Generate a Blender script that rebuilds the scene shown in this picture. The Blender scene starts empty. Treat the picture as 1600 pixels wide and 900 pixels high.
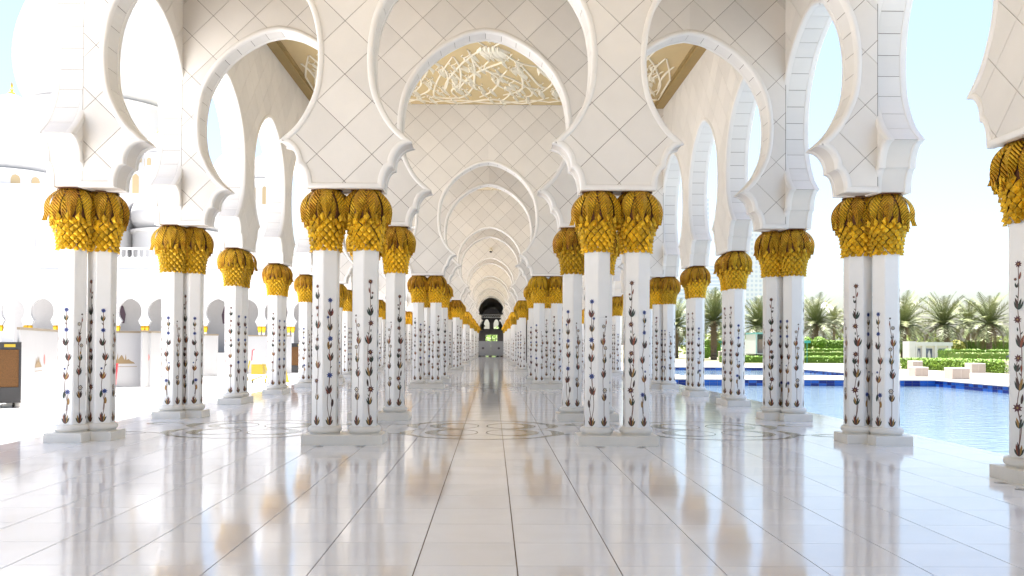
import bpy, bmesh, math, random
from math import sin, cos, pi, radians, sqrt, atan2
from mathutils import Vector, Matrix
random.seed(7)
SC = bpy.context.scene
COL = SC.collection

# ---------------------------------------------------------------- camera, sky, sun, exposure
F, YAW, PIT, ROL = 1360.7, .0114, .0127, .0050
def cam_dir(a, b, c):
    x, y, z = a, c, -b
    k, s = cos(PIT), sin(PIT); y, z = k*y - s*z, s*y + k*z
    k, s = cos(YAW), sin(YAW); x, y = k*x + s*y, -s*x + k*y
    return Vector((x, y, z))
right = cam_dir(cos(ROL), -sin(ROL), 0); down = cam_dir(sin(ROL), cos(ROL), 0); fwd = cam_dir(0, 0, 1)
cd = bpy.data.cameras.new('camera'); cam = bpy.data.objects.new('camera', cd); COL.objects.link(cam)
m = Matrix((right, -down, -fwd)).transposed().to_4x4(); m.translation = (.1786, 0, 1.5994); cam.matrix_world = m
cd.sensor_width = 36; cd.lens = F/1600*36; cd.shift_x = 15.09/1600; cd.shift_y = 70.12/1600
cd.clip_start = .05; cd.clip_end = 6000
SC.camera = cam

SUN_TO = Vector((-.05, .15, 1)).normalized()
SUN_EL = math.asin(SUN_TO.z); SUN_AZ = atan2(SUN_TO.x, SUN_TO.y)
W = bpy.data.worlds.new('World'); SC.world = W; W.use_nodes = True
wn = W.node_tree; bg = wn.nodes['Background']; sky = wn.nodes.new('ShaderNodeTexSky')
sky.sky_type = 'NISHITA'; sky.sun_disc = False; sky.sun_elevation = SUN_EL; sky.sun_rotation = SUN_AZ
sky.air_density = 1.0; sky.dust_density = 2.6; sky.ozone_density = 1.6; sky.altitude = 0
wn.links.new(sky.outputs[0], bg.inputs[0]); bg.inputs[1].default_value = .061
sl = bpy.data.lights.new('sun', 'SUN'); sl.energy = 4.9; sl.angle = radians(.5); sl.color = (1, .975, .945)
so = bpy.data.objects.new('sun', sl); COL.objects.link(so); so.rotation_euler = SUN_TO.to_track_quat('Z', 'Y').to_euler(); so.location = (0, 0, 60)
SC.view_settings.view_transform = 'Standard'; SC.view_settings.look = 'None'
SC.view_settings.exposure = 2.46; SC.view_settings.gamma = 1; SC.view_settings.use_curve_mapping = False
cy = SC.cycles
cy.max_bounces = 12; cy.diffuse_bounces = 8; cy.glossy_bounces = 5; cy.transmission_bounces = 4; cy.use_denoising = True
cy.sample_clamp_indirect = 12

# ---------------------------------------------------------------- materials
def mat(name, col, rough=.6, metal=0., var=.0, vscale=3., bump=0., bscale=40., spec=.5, objvar=0., col2=None, coat=0.):
    M = bpy.data.materials.new(name); M.use_nodes = True
    t = M.node_tree; N = t.nodes; L = t.links; b = N['Principled BSDF']
    b.inputs['Roughness'].default_value = rough; b.inputs['Metallic'].default_value = metal
    b.inputs['Specular IOR Level'].default_value = spec
    if coat: b.inputs['Coat Weight'].default_value = coat; b.inputs['Coat Roughness'].default_value = .05
    c = (*col, 1); b.inputs['Base Color'].default_value = c
    tc = N.new('ShaderNodeTexCoord')
    if var or col2 or objvar:
        no = N.new('ShaderNodeTexNoise'); no.inputs['Scale'].default_value = vscale; no.inputs['Detail'].default_value = 6; no.inputs['Roughness'].default_value = .6
        L.new(tc.outputs['Object'], no.inputs['Vector'])
        mr = N.new('ShaderNodeMapRange'); mr.inputs[1].default_value = .3; mr.inputs[2].default_value = .7
        L.new(no.outputs[0], mr.inputs[0])
        mx = N.new('ShaderNodeMix'); mx.data_type = 'RGBA'
        mx.inputs[6].default_value = c
        mx.inputs[7].default_value = (*col2, 1) if col2 else (*[x*(1-var) for x in col], 1)
        L.new(mr.outputs[0], mx.inputs[0]); out = mx.outputs[2]
        if objvar:
            oi = N.new('ShaderNodeObjectInfo'); hs = N.new('ShaderNodeHueSaturation'); m2 = N.new('ShaderNodeMapRange')
            m2.inputs[3].default_value = 1-objvar; m2.inputs[4].default_value = 1+objvar*.5
            L.new(oi.outputs['Random'], m2.inputs[0]); L.new(m2.outputs[0], hs.inputs['Value']); L.new(out, hs.inputs['Color']); out = hs.outputs[0]
        L.new(out, b.inputs['Base Color'])
    if bump:
        n2 = N.new('ShaderNodeTexNoise'); n2.inputs['Scale'].default_value = bscale; n2.inputs['Detail'].default_value = 4
        L.new(tc.outputs['Object'], n2.inputs['Vector'])
        bp = N.new('ShaderNodeBump'); bp.inputs['Strength'].default_value = bump; bp.inputs['Distance'].default_value = .01
        L.new(n2.outputs[0], bp.inputs['Height']); L.new(bp.outputs[0], b.inputs['Normal'])
    return M

M_stone = mat('cream_stone', (.78, .75, .71), .55, var=.07, vscale=1.2, bump=.08, bscale=25, objvar=.07)
M_stone_plain = mat('cream_stone_backing', (.72, .68, .63), .6, var=.06, vscale=1.5, bump=.06)
M_joint = mat('dark_joint', (.14, .11, .085), .9)
M_frame = mat('white_stone_moulding', (.81, .79, .76), .45, var=.05, vscale=2, bump=.05)
M_intr = mat('white_intrados_stone', (.76, .74, .71), .5, var=.04, vscale=2, objvar=.04)
M_marble = mat('white_column_marble', (.86, .85, .83), .28, var=.05, vscale=2.5, bump=.03, bscale=20, objvar=.03)
M_plinth = mat('white_plinth_marble', (.80, .77, .71), .4, var=.08, vscale=3, bump=.05)
M_ceil = mat('ochre_ceiling', (.62, .47, .24), .7, var=.1, vscale=1)
M_ceilb = mat('ochre_cornice', (.38, .26, .09), .6, var=.1)
M_vine = mat('white_plaster_vine', (.86, .79, .64), .6)
M_olive = mat('olive_inlay_marble', (.30, .26, .13), .14, var=.25, vscale=6, spec=.6)
M_court = mat('white_courtyard_marble', (.64, .62, .59), .5, var=.08, vscale=.3)
M_white = mat('white_facade_marble', (.58, .57, .56), .5, var=.05, vscale=.2)
M_shade = mat('shaded_facade_marble', (.42, .41, .41), .6, var=.05)  # facade marble darkened: shade behind the far arches put into its colour
M_deck = mat('cream_pool_deck', (.34, .30, .24), .6, var=.12, vscale=.8)
M_sand = mat('pale_ground', (.30, .26, .20), .9, var=.2, vscale=.05)
M_lawn = mat('garden_lawn', (.20, .19, .10), .9, var=.4, vscale=1)
M_gold = None

def gold_mat(name, base, dark):
    M = bpy.data.materials.new(name); M.use_nodes = True
    t = M.node_tree; N = t.nodes; L = t.links; b = N['Principled BSDF']
    b.inputs['Roughness'].default_value = .36; b.inputs['Metallic'].default_value = .42
    tc = N.new('ShaderNodeTexCoord'); no = N.new('ShaderNodeTexNoise'); no.inputs['Scale'].default_value = 9; no.inputs['Detail'].default_value = 5
    geo = N.new('ShaderNodeNewGeometry'); L.new(geo.outputs['Position'], no.inputs['Vector'])
    oi = N.new('ShaderNodeObjectInfo'); ad = N.new('ShaderNodeMath'); ad.operation = 'MULTIPLY_ADD'; ad.inputs[1].default_value = .34; 
    L.new(oi.outputs['Random'], ad.inputs[0]); L.new(no.outputs[0], ad.inputs[2])
    mr = N.new('ShaderNodeMapRange'); mr.inputs[1].default_value = .48; mr.inputs[2].default_value = .95; L.new(ad.outputs[0], mr.inputs[0])
    mx = N.new('ShaderNodeMix'); mx.data_type = 'RGBA'; mx.inputs[6].default_value = (*base, 1); mx.inputs[7].default_value = (*dark, 1)
    L.new(mr.outputs[0], mx.inputs[0]); L.new(mx.outputs[2], b.inputs['Base Color'])
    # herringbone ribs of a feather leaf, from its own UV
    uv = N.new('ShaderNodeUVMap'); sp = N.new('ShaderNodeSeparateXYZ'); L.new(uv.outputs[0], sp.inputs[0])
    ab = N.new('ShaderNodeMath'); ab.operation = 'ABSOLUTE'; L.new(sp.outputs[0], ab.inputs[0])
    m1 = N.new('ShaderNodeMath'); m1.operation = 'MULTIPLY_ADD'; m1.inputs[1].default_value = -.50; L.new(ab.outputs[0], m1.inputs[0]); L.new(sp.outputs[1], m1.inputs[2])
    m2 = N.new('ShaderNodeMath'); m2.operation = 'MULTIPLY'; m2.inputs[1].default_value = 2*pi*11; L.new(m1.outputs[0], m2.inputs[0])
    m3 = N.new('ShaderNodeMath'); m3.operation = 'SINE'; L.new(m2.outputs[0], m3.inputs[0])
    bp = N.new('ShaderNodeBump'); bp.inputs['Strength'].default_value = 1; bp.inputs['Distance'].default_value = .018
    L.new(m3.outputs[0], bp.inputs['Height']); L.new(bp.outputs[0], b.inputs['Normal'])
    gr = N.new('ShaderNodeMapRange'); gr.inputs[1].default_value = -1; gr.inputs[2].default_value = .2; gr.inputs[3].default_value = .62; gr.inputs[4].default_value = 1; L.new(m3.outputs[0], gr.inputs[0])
    hv = N.new('ShaderNodeHueSaturation'); L.new(gr.outputs[0], hv.inputs['Value']); L.new(mx.outputs[2], hv.inputs['Color']); L.new(hv.outputs[0], b.inputs['Base Color'])  # groove shade painted into the leaf colour to strengthen the ribs
    return M
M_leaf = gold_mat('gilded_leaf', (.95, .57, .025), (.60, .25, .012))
M_gold = mat('gilded_scale', (.95, .56, .02), .38, metal=.45, var=.5, vscale=11, objvar=.35)
M_core = mat('shade_dark_core', (.12, .04, .008), .6, metal=.3)  # dark colour stands in for shade in the gaps of the capital

def floor_mat():
    M = bpy.data.materials.new('polished_floor_marble'); M.use_nodes = True
    t = M.node_tree; N = t.nodes; L = t.links; b = N['Principled BSDF']
    b.inputs['Roughness'].default_value = .11; b.inputs['Specular IOR Level'].default_value = .75
    geo = N.new('ShaderNodeNewGeometry'); no = N.new('ShaderNodeTexNoise'); no.inputs['Scale'].default_value = .9; no.inputs['Detail'].default_value = 8; no.inputs['Distortion'].default_value = 1.2
    L.new(geo.outputs['Position'], no.inputs['Vector'])
    cr = N.new('ShaderNodeValToRGB'); e = cr.color_ramp.elements
    e[0].position = .35; e[0].color = (.865, .87, .885, 1); e[1].position = .6; e[1].color = (.82, .82, .825, 1)
    L.new(no.outputs[0], cr.inputs[0])
    oi = N.new('ShaderNodeObjectInfo'); hs = N.new('ShaderNodeHueSaturation'); m2 = N.new('ShaderNodeMapRange'); m2.inputs[3].default_value = .95; m2.inputs[4].default_value = 1.03
    L.new(oi.outputs['Random'], m2.inputs[0]); L.new(m2.outputs[0], hs.inputs['Value']); L.new(cr.outputs[0], hs.inputs['Color']); L.new(hs.outputs[0], b.inputs['Base Color'])
    n2 = N.new('ShaderNodeTexNoise'); n2.inputs['Scale'].default_value = 2.2; n2.inputs['Detail'].default_value = 3; L.new(geo.outputs['Position'], n2.inputs['Vector'])
    r = N.new('ShaderNodeMapRange'); r.inputs[3].default_value = .04; r.inputs[4].default_value = .13; L.new(n2.outputs[0], r.inputs[0]); L.new(r.outputs[0], b.inputs['Roughness'])
    bp = N.new('ShaderNodeBump'); bp.inputs['Strength'].default_value = .12; bp.inputs['Distance'].default_value = .004; L.new(n2.outputs[0], bp.inputs['Height']); L.new(bp.outputs[0], b.inputs['Normal'])
    return M
M_floor = floor_mat()
M_fjoint = mat('floor_joint', (.16, .11, .07), .8)

def water_mat():
    M = bpy.data.materials.new('pool_water'); M.use_nodes = True
    t = M.node_tree; N = t.nodes; L = t.links; b = N['Principled BSDF']
    b.inputs['Base Color'].default_value = (.085, .125, .16, 1); b.inputs['Roughness'].default_value = .04; b.inputs['IOR'].default_value = 1.33
    geo = N.new('ShaderNodeNewGeometry'); mp = N.new('ShaderNodeMapping'); mp.inputs['Scale'].default_value = (1.2, 2.6, 1); L.new(geo.outputs['Position'], mp.inputs[0])
    n = N.new('ShaderNodeTexNoise'); n.inputs['Scale'].default_value = 2.2; n.inputs['Detail'].default_value = 5; L.new(mp.outputs[0], n.inputs['Vector'])
    bp = N.new('ShaderNodeBump'); bp.inputs['Strength'].default_value = .45; bp.inputs['Distance'].default_value = .06; L.new(n.outputs[0], bp.inputs['Height']); L.new(bp.outputs[0], b.inputs['Normal'])
    return M
M_water = water_mat()
M_blue1 = mat('dark_blue_glass_tile', (.004, .018, .17), .25); M_blue2 = mat('mid_blue_glass_tile', (.016, .10, .42), .25)
FC = dict(red=(.085, .010, .012), blue=(.02, .05, .22), green=(.014, .034, .020), ochre=(.33, .18, .04), orange=(.24, .055, .018), brown=(.05, .02, .014), pale=(.55, .50, .42), stem=(.16, .07, .045))
FN = list(FC); M_fl = [mat('inlay_'+k, FC[k], .35) for k in FN]

# ---------------------------------------------------------------- object helpers
def me_from(name, verts, faces, mats, mi=None, smooth=None, uvs=None):
    me = bpy.data.meshes.new(name); me.from_pydata(verts, [], faces)
    for mt in mats: me.materials.append(mt)
    if mi: me.polygons.foreach_set('material_index', mi)
    if uvs:
        ul = me.uv_layers.new(name='UVMap')
        for lp in me.loops: ul.data[lp.index].uv = uvs[lp.vertex_index]
    if smooth is not None:
        me.polygons.foreach_set('use_smooth', [True]*len(me.polygons))
        me.set_sharp_from_angle(angle=radians(smooth))
    me.update(); return me
class MB:
    def __init__(s): s.v = []; s.f = []; s.m = []; s.c = 0
    def add(s, verts, faces, mi=0):
        b = len(s.v); s.v += [tuple(v) for v in verts]; s.f += [tuple(b+i for i in f) for f in faces]; s.m += [mi]*len(faces)
    def box(s, x0, x1, y0, y1, z0, z1, mi=0):
        s.add([(x0,y0,z0),(x1,y0,z0),(x1,y1,z0),(x0,y1,z0),(x0,y0,z1),(x1,y0,z1),(x1,y1,z1),(x0,y1,z1)],
              [(0,3,2,1),(4,5,6,7),(0,1,5,4),(1,2,6,5),(2,3,7,6),(3,0,4,7)], mi)
    def prism(s, poly, a, b, axis='y', mi=0):   # poly (u,z), extruded between a and b along axis
        n = len(poly)
        P = (lambda u, z, d: (u, d, z)) if axis == 'y' else (lambda u, z, d: (d, u, z)) if axis == 'x' else (lambda u, z, d: (u, z, d))
        vs = [P(u, z, a) for u, z in poly] + [P(u, z, b) for u, z in poly]
        s.add(vs, [tuple(range(n)), tuple(range(2*n-1, n-1, -1))] + [(i, i+n, (i+1) % n+n, (i+1) % n) for i in range(n)], mi)
    def lathe(s, prof, n=24, cx=0, cy=0, mi=0, rot=0, cap=True):
        vs = []; fs = []
        for r, z in prof:
            for i in range(n):
                a = rot+2*pi*i/n; vs.append((cx+r*cos(a), cy+r*sin(a), z))
        for k in range(len(prof)-1):
            for i in range(n):
                j = (i+1) % n; fs.append((k*n+i, k*n+j, (k+1)*n+j, (k+1)*n+i))
        if cap: fs.append(tuple(range(n-1, -1, -1))); fs.append(tuple((len(prof)-1)*n+i for i in range(n)))
        s.add(vs, fs, mi)
    def tube(s, pts, r, n=5, mi=0, flat=1.):
        vs = []; fs = []; pts = [Vector(p) for p in pts]
        for k, p in enumerate(pts):
            d = (pts[min(k+1, len(pts)-1)]-pts[max(k-1, 0)]).normalized()
            u = d.cross(Vector((0, 0, 1))); u = u.normalized() if u.length > 1e-4 else Vector((1, 0, 0)); w = u.cross(d)
            rr = r(k/(len(pts)-1)) if callable(r) else r
            for i in range(n):
                a = 2*pi*i/n; vs.append(p+u*cos(a)*rr+w*sin(a)*rr*flat)
        for k in range(len(pts)-1):
            for i in range(n): j = (i+1) % n; fs.append((k*n+i, k*n+j, (k+1)*n+j, (k+1)*n+i))
        s.add(vs, fs, mi)
    def mesh(s, name, mats, smooth=None): return me_from(name, s.v, s.f, mats if isinstance(mats, (list, tuple)) else [mats], s.m, smooth)
def ob(name, me, parent=None, loc=None, rz=None):
    o = bpy.data.objects.new(name, me); COL.objects.link(o)
    if parent is not None: o.parent = parent
    if loc: o.location = loc
    if rz is not None: o.rotation_euler = (0, 0, rz)
    return o
def empty(name, loc=(0, 0, 0), rz=0): return ob(name, None, None, loc, rz)
def tag(o, label=None, cat=None, group=None, kind=None):
    for k, v in (('label', label), ('category', cat), ('group', group), ('kind', kind)):
        if v: o[k] = v
    return o
def struct(o, label, cat): return tag(o, label, cat, kind='structure')
ORD = ['first', 'second', 'third', 'fourth', 'fifth', 'sixth', 'seventh', 'eighth', 'ninth', 'tenth', 'eleventh', 'twelfth', 'thirteenth', 'fourteenth', 'fifteenth', 'sixteenth', 'seventeenth', 'eighteenth', 'nineteenth', 'twentieth']

# ---------------------------------------------------------------- arch geometry
S = 4.36; T = .7267; YC = 14.04; YO = 14.43; HB = 4.063; WT = .26; TOP = 10.95
def catmull(P, n):
    out = []
    for i in range(len(P)-1):
        p0, p1, p2, p3 = P[max(i-1, 0)], P[i], P[i+1], P[min(i+2, len(P)-1)]
        for k in range(n):
            t = k/n; out.append(tuple(.5*((2*b)+(-a+c)*t+(2*a-5*b+4*c-d)*t*t+(-a+3*b-3*c+d)*t**3) for a, b, c, d in zip(p0, p1, p2, p3)))
    out.append(P[-1]); return out
LOB = []
for k in range(7): a = pi/2*k/6; LOB.append((1.43+.155*cos(a), HB+.36*sin(a)))
for k in range(1, 9): a = pi/2*k/8; LOB.append((1.13+.30*cos(a), HB+.36+.37*sin(a)))
UP = catmull([(1.13, 4.793), (1.41, 5.05), (1.60, 5.36), (1.715, 5.68), (1.755, 6.12), (1.725, 6.52), (1.635, 6.88), (1.42, 7.28), (1.14, 7.60), (.82, 7.84), (.45, 8.035), (.2, 8.105), (0, 8.135)], 6)
HALF = LOB + UP[1:]          # from springing up to apex, x measured from the opening's centre
HALF_LO = LOB[::3] + UP[6::6]
def pier_poly(xa, sa, xb, sb, top=TOP, half=HALF):
    P = []
    if sa: P += [(xa, top)] + [(xa+x*sa, z) for x, z in reversed(half)]
    else: P += [(xa, top), (xa, HB)]
    if sb: P += [(xb-x*sb, z) for x, z in half] + [(xb, top)]
    else: P += [(xb, HB), (xb, top)]
    return P
def path_of(poly): return poly[1:-1]
def clip(poly, win):         # Sutherland-Hodgman against a convex CCW window
    out = poly
    for i in range(len(win)):
        ax, ay = win[i]; bx, by = win[(i+1) % len(win)]; inp = out; out = []
        if not inp: break
        f = lambda p: (bx-ax)*(p[1]-ay)-(by-ay)*(p[0]-ax)
        for k in range(len(inp)):
            p, q = inp[k-1], inp[k]; fp, fq = f(p), f(q)
            if (fp >= 0) != (fq >= 0): t = fp/(fp-fq); out.append((p[0]+(q[0]-p[0])*t, p[1]+(q[1]-p[1])*t))
            if fq >= 0: out.append(q)
    return out
def area(p): return abs(sum(p[i-1][0]*p[i][1]-p[i][0]*p[i-1][1] for i in range(len(p))))/2
def dedupe(p):
    o = []
    for q in p:
        if not o or (abs(q[0]-o[-1][0])+abs(q[1]-o[-1][1])) > 1e-4: o.append(q)
    if len(o) > 1 and (abs(o[0][0]-o[-1][0])+abs(o[0][1]-o[-1][1])) < 1e-4: o.pop()
    return o
DX, DZ = .872, .848
def diamonds(poly, x0, x1, zmax=10.197, g=.0058):
    res = []; region = poly
    i0 = int(x0/DX*2)-3; i1 = int(x1/DX*2)+3
    for i in range(i0, i1):
        for j in range(-1, 20):
            if (i+j) % 2 == 0:
                cx, cz = i*DX/2, 4.165+j*DZ/2
                w = [(cx, cz-DZ/2+g), (cx+DX/2-g, cz), (cx, cz+DZ/2-g), (cx-DX/2+g, cz)]
                c = dedupe(clip(clip(region, w), [(x0, 0), (x1, 0), (x1, zmax), (x0, zmax)]))
                if len(c) > 2 and area(c) > .004: res.append(c)
    return res
def sweep(mb, path, prof, yf, sgn, mi=0, axis='y'):
    n = len(path); mit = []
    for i in range(n):
        ns = []
        for a, b in ((i-1, i), (i, i+1)):
            if a < 0 or b >= n: continue
            dx, dz = path[b][0]-path[a][0], path[b][1]-path[a][1]; l = sqrt(dx*dx+dz*dz) or 1; ns.append((-dz/l, dx/l))
        if len(ns) == 1: mit.append(ns[0])
        else:
            d = 1+ns[0][0]*ns[1][0]+ns[0][1]*ns[1][1]; d = max(d, .62)
            mit.append(((ns[0][0]+ns[1][0])/d, (ns[0][1]+ns[1][1])/d))
    vs = []; k = len(prof)
    for (x, z), (mx, mz) in zip(path, mit):
        for off, d in prof:
            u, w, y = x+mx*off, z+mz*off, yf+sgn*d
            vs.append((u, y, w) if axis == 'y' else (y, u, w))
    fs = [(i*k+j, i*k+j+1, (i+1)*k+j+1, (i+1)*k+j) for i in range(n-1) for j in range(k-1)]
    mb.add(vs, fs, mi)
# path runs left-apex -> down -> bottom -> up: the wall lies to its left, normals point into the wall
PROF = [(0, -.085), (-.018, -.075), (-.02, .012), (-.006, .03), (.015, .036), (.055, .034), (.07, .022), (.076, 0)]
def stones(centre, sc, y0, y1, axis='y'):
    P = [(centre+x*sc, z) for x, z in UP]
    res = []
    for sg in (1, -1):
        Q = [(centre+sg*(x-centre), z) for x, z in P]
        acc = [0]
        for a, b in zip(Q, Q[1:]): acc.append(acc[-1]+sqrt((a[0]-b[0])**2+(a[1]-b[1])**2))
        n = 13; L = acc[-1]
        def at(s):
            for k in range(len(acc)-1):
                if s <= acc[k+1]+1e-9: t = (s-acc[k])/(acc[k+1]-acc[k]); return (Q[k][0]+(Q[k+1][0]-Q[k][0])*t, Q[k][1]+(Q[k+1][1]-Q[k][1])*t)
            return Q[-1]
        for j in range(n):
            s0, s1 = L*j/n+.005, L*(j+1)/n-.005
            pts = [at(s0+(s1-s0)*k/3) for k in range(4)]
            vs = []
            for k, (x, z) in enumerate(pts):
                a = pts[max(k-1, 0)]; b = pts[min(k+1, 3)]; dx, dz = b[0]-a[0], b[1]-a[1]; l = sqrt(dx*dx+dz*dz)
                nx, nz = (-dz/l, dx/l)
                if nx*(centre-x)+nz*(6.2-z) < 0: nx, nz = -nx, -nz
                for d in (-.006, .009):
                    for y in (y0, y1):
                        p = (x+nx*d, y, z+nz*d); vs.append(p if axis == 'y' else (p[1], p[0], p[2]))
            fs = []
            for k in range(3): b0 = 4*k; fs += [(b0+2, b0+3, b0+7, b0+6), (b0, b0+2, b0+6, b0+4), (b0+1, b0+5, b0+7, b0+3)]
            fs += [(0, 1, 3, 2), (12, 14, 15, 13)]
            res.append((vs, fs))
    return res

def bed_strip(mb, centre, sc, y0, y1, axis='y'):
    for sg in (1, -1):
        vs = []
        for x, z in UP:
            u = centre+sg*(x*sc-.0025)
            for y in (y0, y1): vs.append((u, y, z-.0005) if axis == 'y' else (y, u, z-.0005))
        mb.add(vs, [(2*i, 2*i+1, 2*i+3, 2*i+2) for i in range(len(UP)-1)])
# ---- cross walls (perpendicular to the nave)
XI, XE, AC, AS_ = 2.18, 6.31, 4.28, .965
PIERS = [pier_poly(-XE, None, -AC, AS_), pier_poly(-AC, AS_, 0, 1), pier_poly(0, 1, AC, AS_), pier_poly(AC, AS_, XE, None)]
mb = MB()
for P in PIERS: mb.prism(P, -WT, WT)
me_cbody = mb.mesh('wall_body', M_stone_plain, 35)
mbj = MB()   # thin dark bedding sheet behind the tiles so the open joints read dark
mb = MB()
for P in PIERS:
    sweep(mb, path_of(P), PROF, -WT-.004, -1); sweep(mb, path_of(P), PROF, WT+.002, 1)
me_cframe = mb.mesh('arch_moulding', M_frame, 50)
def shrink(P, d=.02):
    return P
for P in PIERS: mbj.add([(u, -WT-.003, z) for u, z in P], [tuple(range(len(P)))])
for c, sc in ((-AC, AS_), (0, 1), (AC, AS_)): bed_strip(mbj, c, sc, -WT+.084, WT-.084)
me_cbed = mbj.mesh('tile_bedding', M_joint)
C_TILES = []
for P in PIERS:
    xs = [p[0] for p in P]
    for c in diamonds(P, max(min(xs), -XE+.014), min(max(xs), XE-.014)):
        mb = MB(); n = len(c)
        mb.add([(u, -WT-.016, z) for u, z in c]+[(u, -WT-.002, z) for u, z in c], [tuple(range(n))]+[(i, i+n, (i+1) % n+n, (i+1) % n) for i in range(n)])
        C_TILES.append(mb.mesh('wall_tile', M_stone))
C_STONES = []
for c, s in ((-AC, AS_), (0, 1), (AC, AS_)):
    for vs, fs in stones(c, s, -WT+.08, WT-.08): C_STONES.append(me_from('arch_stone', vs, fs, [M_intr]))
mb = MB()
for me in C_STONES: mb.add([v.co for v in me.vertices], [tuple(p.vertices) for p in me.polygons])
me_csj = mb.mesh('arch_stones', M_intr)
mb = MB()
for me in C_TILES: mb.add([v.co for v in me.vertices], [tuple(p.vertices) for p in me.polygons])
me_ctj = mb.mesh('wall_tiles', M_stone)
CROSS = [-4, -3, 0, 1, 4, 5, 8, 9, 12, 13, 16, 17, 20, 21, 24, 25, 28, 29, 32, 33]
nvis = 0
for k in CROSS:
    r = empty('arcade_wall', (0, YC+S*k, 0))
    if k >= 0:
        nvis += 1
        lab = 'cream tiled wall of three horseshoe arches across the arcade, %s from the camera' % ORD[nvis-1]
    else: lab = 'cream tiled wall of three horseshoe arches behind or above the camera'
    tag(r, lab, 'arcade wall', 'three arched walls crossing the arcade')
    ob('wall_body', me_cbody, r); ob('arch_moulding', me_cframe, r); ob('tile_bedding', me_cbed, r)
    if k in (0, 1, 4, 5, 8):
        for me in C_TILES: ob('wall_tile', me, r)
    elif k > 0 or k == -3: tag(ob('wall_tiles', me_ctj, r), kind='stuff')
    if k in (0, 1, 4):
        for me in C_STONES: ob('arch_stone', me, r)
    else: tag(ob('arch_stones', me_csj, r), kind='stuff')

# ---- outer walls (along the arcade), arches every bay
U0, U1 = -4, 24
for side, lab in ((-1, 'long cream outer arcade wall with tall arches on the courtyard side'), (1, 'long cream outer arcade wall with tall arches on the pool side')):
    xi, xo = side*6.31, side*6.84
    r = empty('outer_arcade_wall', (0, 0, 0)); tag(r, lab, 'arcade wall')
    mb = MB(); fr = MB(); bed = MB(); tiles_far = MB(); ntile = 0; nst = 0
    P0 = pier_poly(-S/2, 1, S/2, 1)
    tl = diamonds(P0, -S/2, S/2)
    for u in range(U0, U1+1):
        yc = YO+S*u; P = [(a+yc, z) for a, z in P0]
        mb.prism(P, min(xi, xo), max(xi, xo), 'x')
        sweep(fr, path_of(P), PROF, xi-side*.004, -side, axis='x'); sweep(fr, path_of(P), PROF, xo, side, axis='x')
        bed.add([(xi-side*.003, a, z) for a, z in P], [tuple(range(len(P)))]); bed_strip(bed, YO+S*(u+.5), 1, min(xi, xo)+.084, max(xi, xo)-.084, 'x')
    ob('wall_body', mb.mesh('outer_body', M_stone_plain, 35), r); ob('arch_moulding', fr.mesh('outer_moulding', M_frame, 50), r)
    ob('tile_bedding', bed.mesh('outer_bedding', M_joint), r)
    shared = []
    for c in tl:
        n = len(c); vs = [(xi-side*.016, u, z) for u, z in c]+[(xi-side*.002, u, z) for u, z in c]
        shared.append(me_from('wall_tile', vs, [tuple(range(n))]+[(i, i+n, (i+1) % n+n, (i+1) % n) for i in range(n)], [M_stone]))
    order = [0, 1, 2, 3, 4, -1] + [u for u in range(U0, U1+1) if u not in (0, 1, 2, 3, 4, -1)]
    for u in order:
        for me in shared:
            if ntile < 300 and u in (0, 1, 2, 3, 4, -1): ob('wall_tile', me, r, (0, YO+S*u, 0)); ntile += 1
            else: tiles_far.add([(v.co[0], v.co[1]+YO+S*u, v.co[2]) for v in me.vertices], [tuple(p.vertices) for p in me.polygons])
    tag(ob('wall_tiles', tiles_far.mesh('wall_tiles', M_stone), r), kind='stuff')
    ss = [me_from('arch_stone', vs, fs, [M_intr]) for vs, fs in stones(0, 1, min(xi, xo)+.08, max(xi, xo)-.08, 'x')]
    sf = MB()
    for u in [-1, 0, 1, 2, 3, 4, 5, 6, 7, 8]+[-4, -3, -2]+list(range(9, 24)):
        for me in ss:
            if u in range(-1, 9): ob('arch_stone', me, r, (0, YO+S*(u+.5), 0)); nst += 1
            else: sf.add([(v.co[0], v.co[1]+YO+S*(u+.5), v.co[2]) for v in me.vertices], [tuple(p.vertices) for p in me.polygons])
    tag(ob('arch_stones', sf.mesh('arch_stones', M_intr), r), kind='stuff')
    # cornice outside under the eave
    mb = MB(); xa, xb = sorted((xo, side*7.15)); mb.box(xa+.002, xb, YO+S*(U0-.5), YO+S*(U1+.5), 10.3, 10.6); xa, xb = sorted((xo, side*7.45)); mb.box(xa+.002, xb, YO+S*(U0-.5), YO+S*(U1+.5), 10.6, 10.948)
    ob('cornice', mb.mesh('cornice', M_frame), r)
# ---- ceiling and roof
mb = MB(); mb.box(-8.0, 7.75, YC+S*U0-2.2, YC+S*33+9, 10.955, 11.4)
struct(ob('roof', mb.mesh('roof', M_white)), 'flat white roof slab with eaves over the long arcade', 'roof')
ceil = empty('ceiling', (0, 0, 0)); struct(ceil, 'ochre panelled ceiling of the arcade bays with white carved vines', 'ceiling')
def ceil_bay(y0, y1, ornate):
    mb = MB(); mb.box(-5.98, 5.98, y0+.02, y1-.02, 10.2, 10.5); ob('ceiling_panel', mb.mesh('ceiling_panel', M_ceil), ceil)
    mb = MB()
    for s in (-1, 1):
        a, b = sorted((s*5.985, s*6.305)); mb.box(a, b, y0+.003, y1-.003, 10.10, 10.5)
        a, b = sorted((s*5.90, s*5.98)); mb.box(a, b, y0+.02, y1-.02, 10.17, 10.199)
    ob('ceiling_cornice', mb.mesh('ceiling_cornice', M_ceilb), ceil)
ks = sorted(CROSS)
for a, b in zip(ks, ks[1:]): ceil_bay(YC+S*a+WT, YC+S*b-WT, False)
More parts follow.
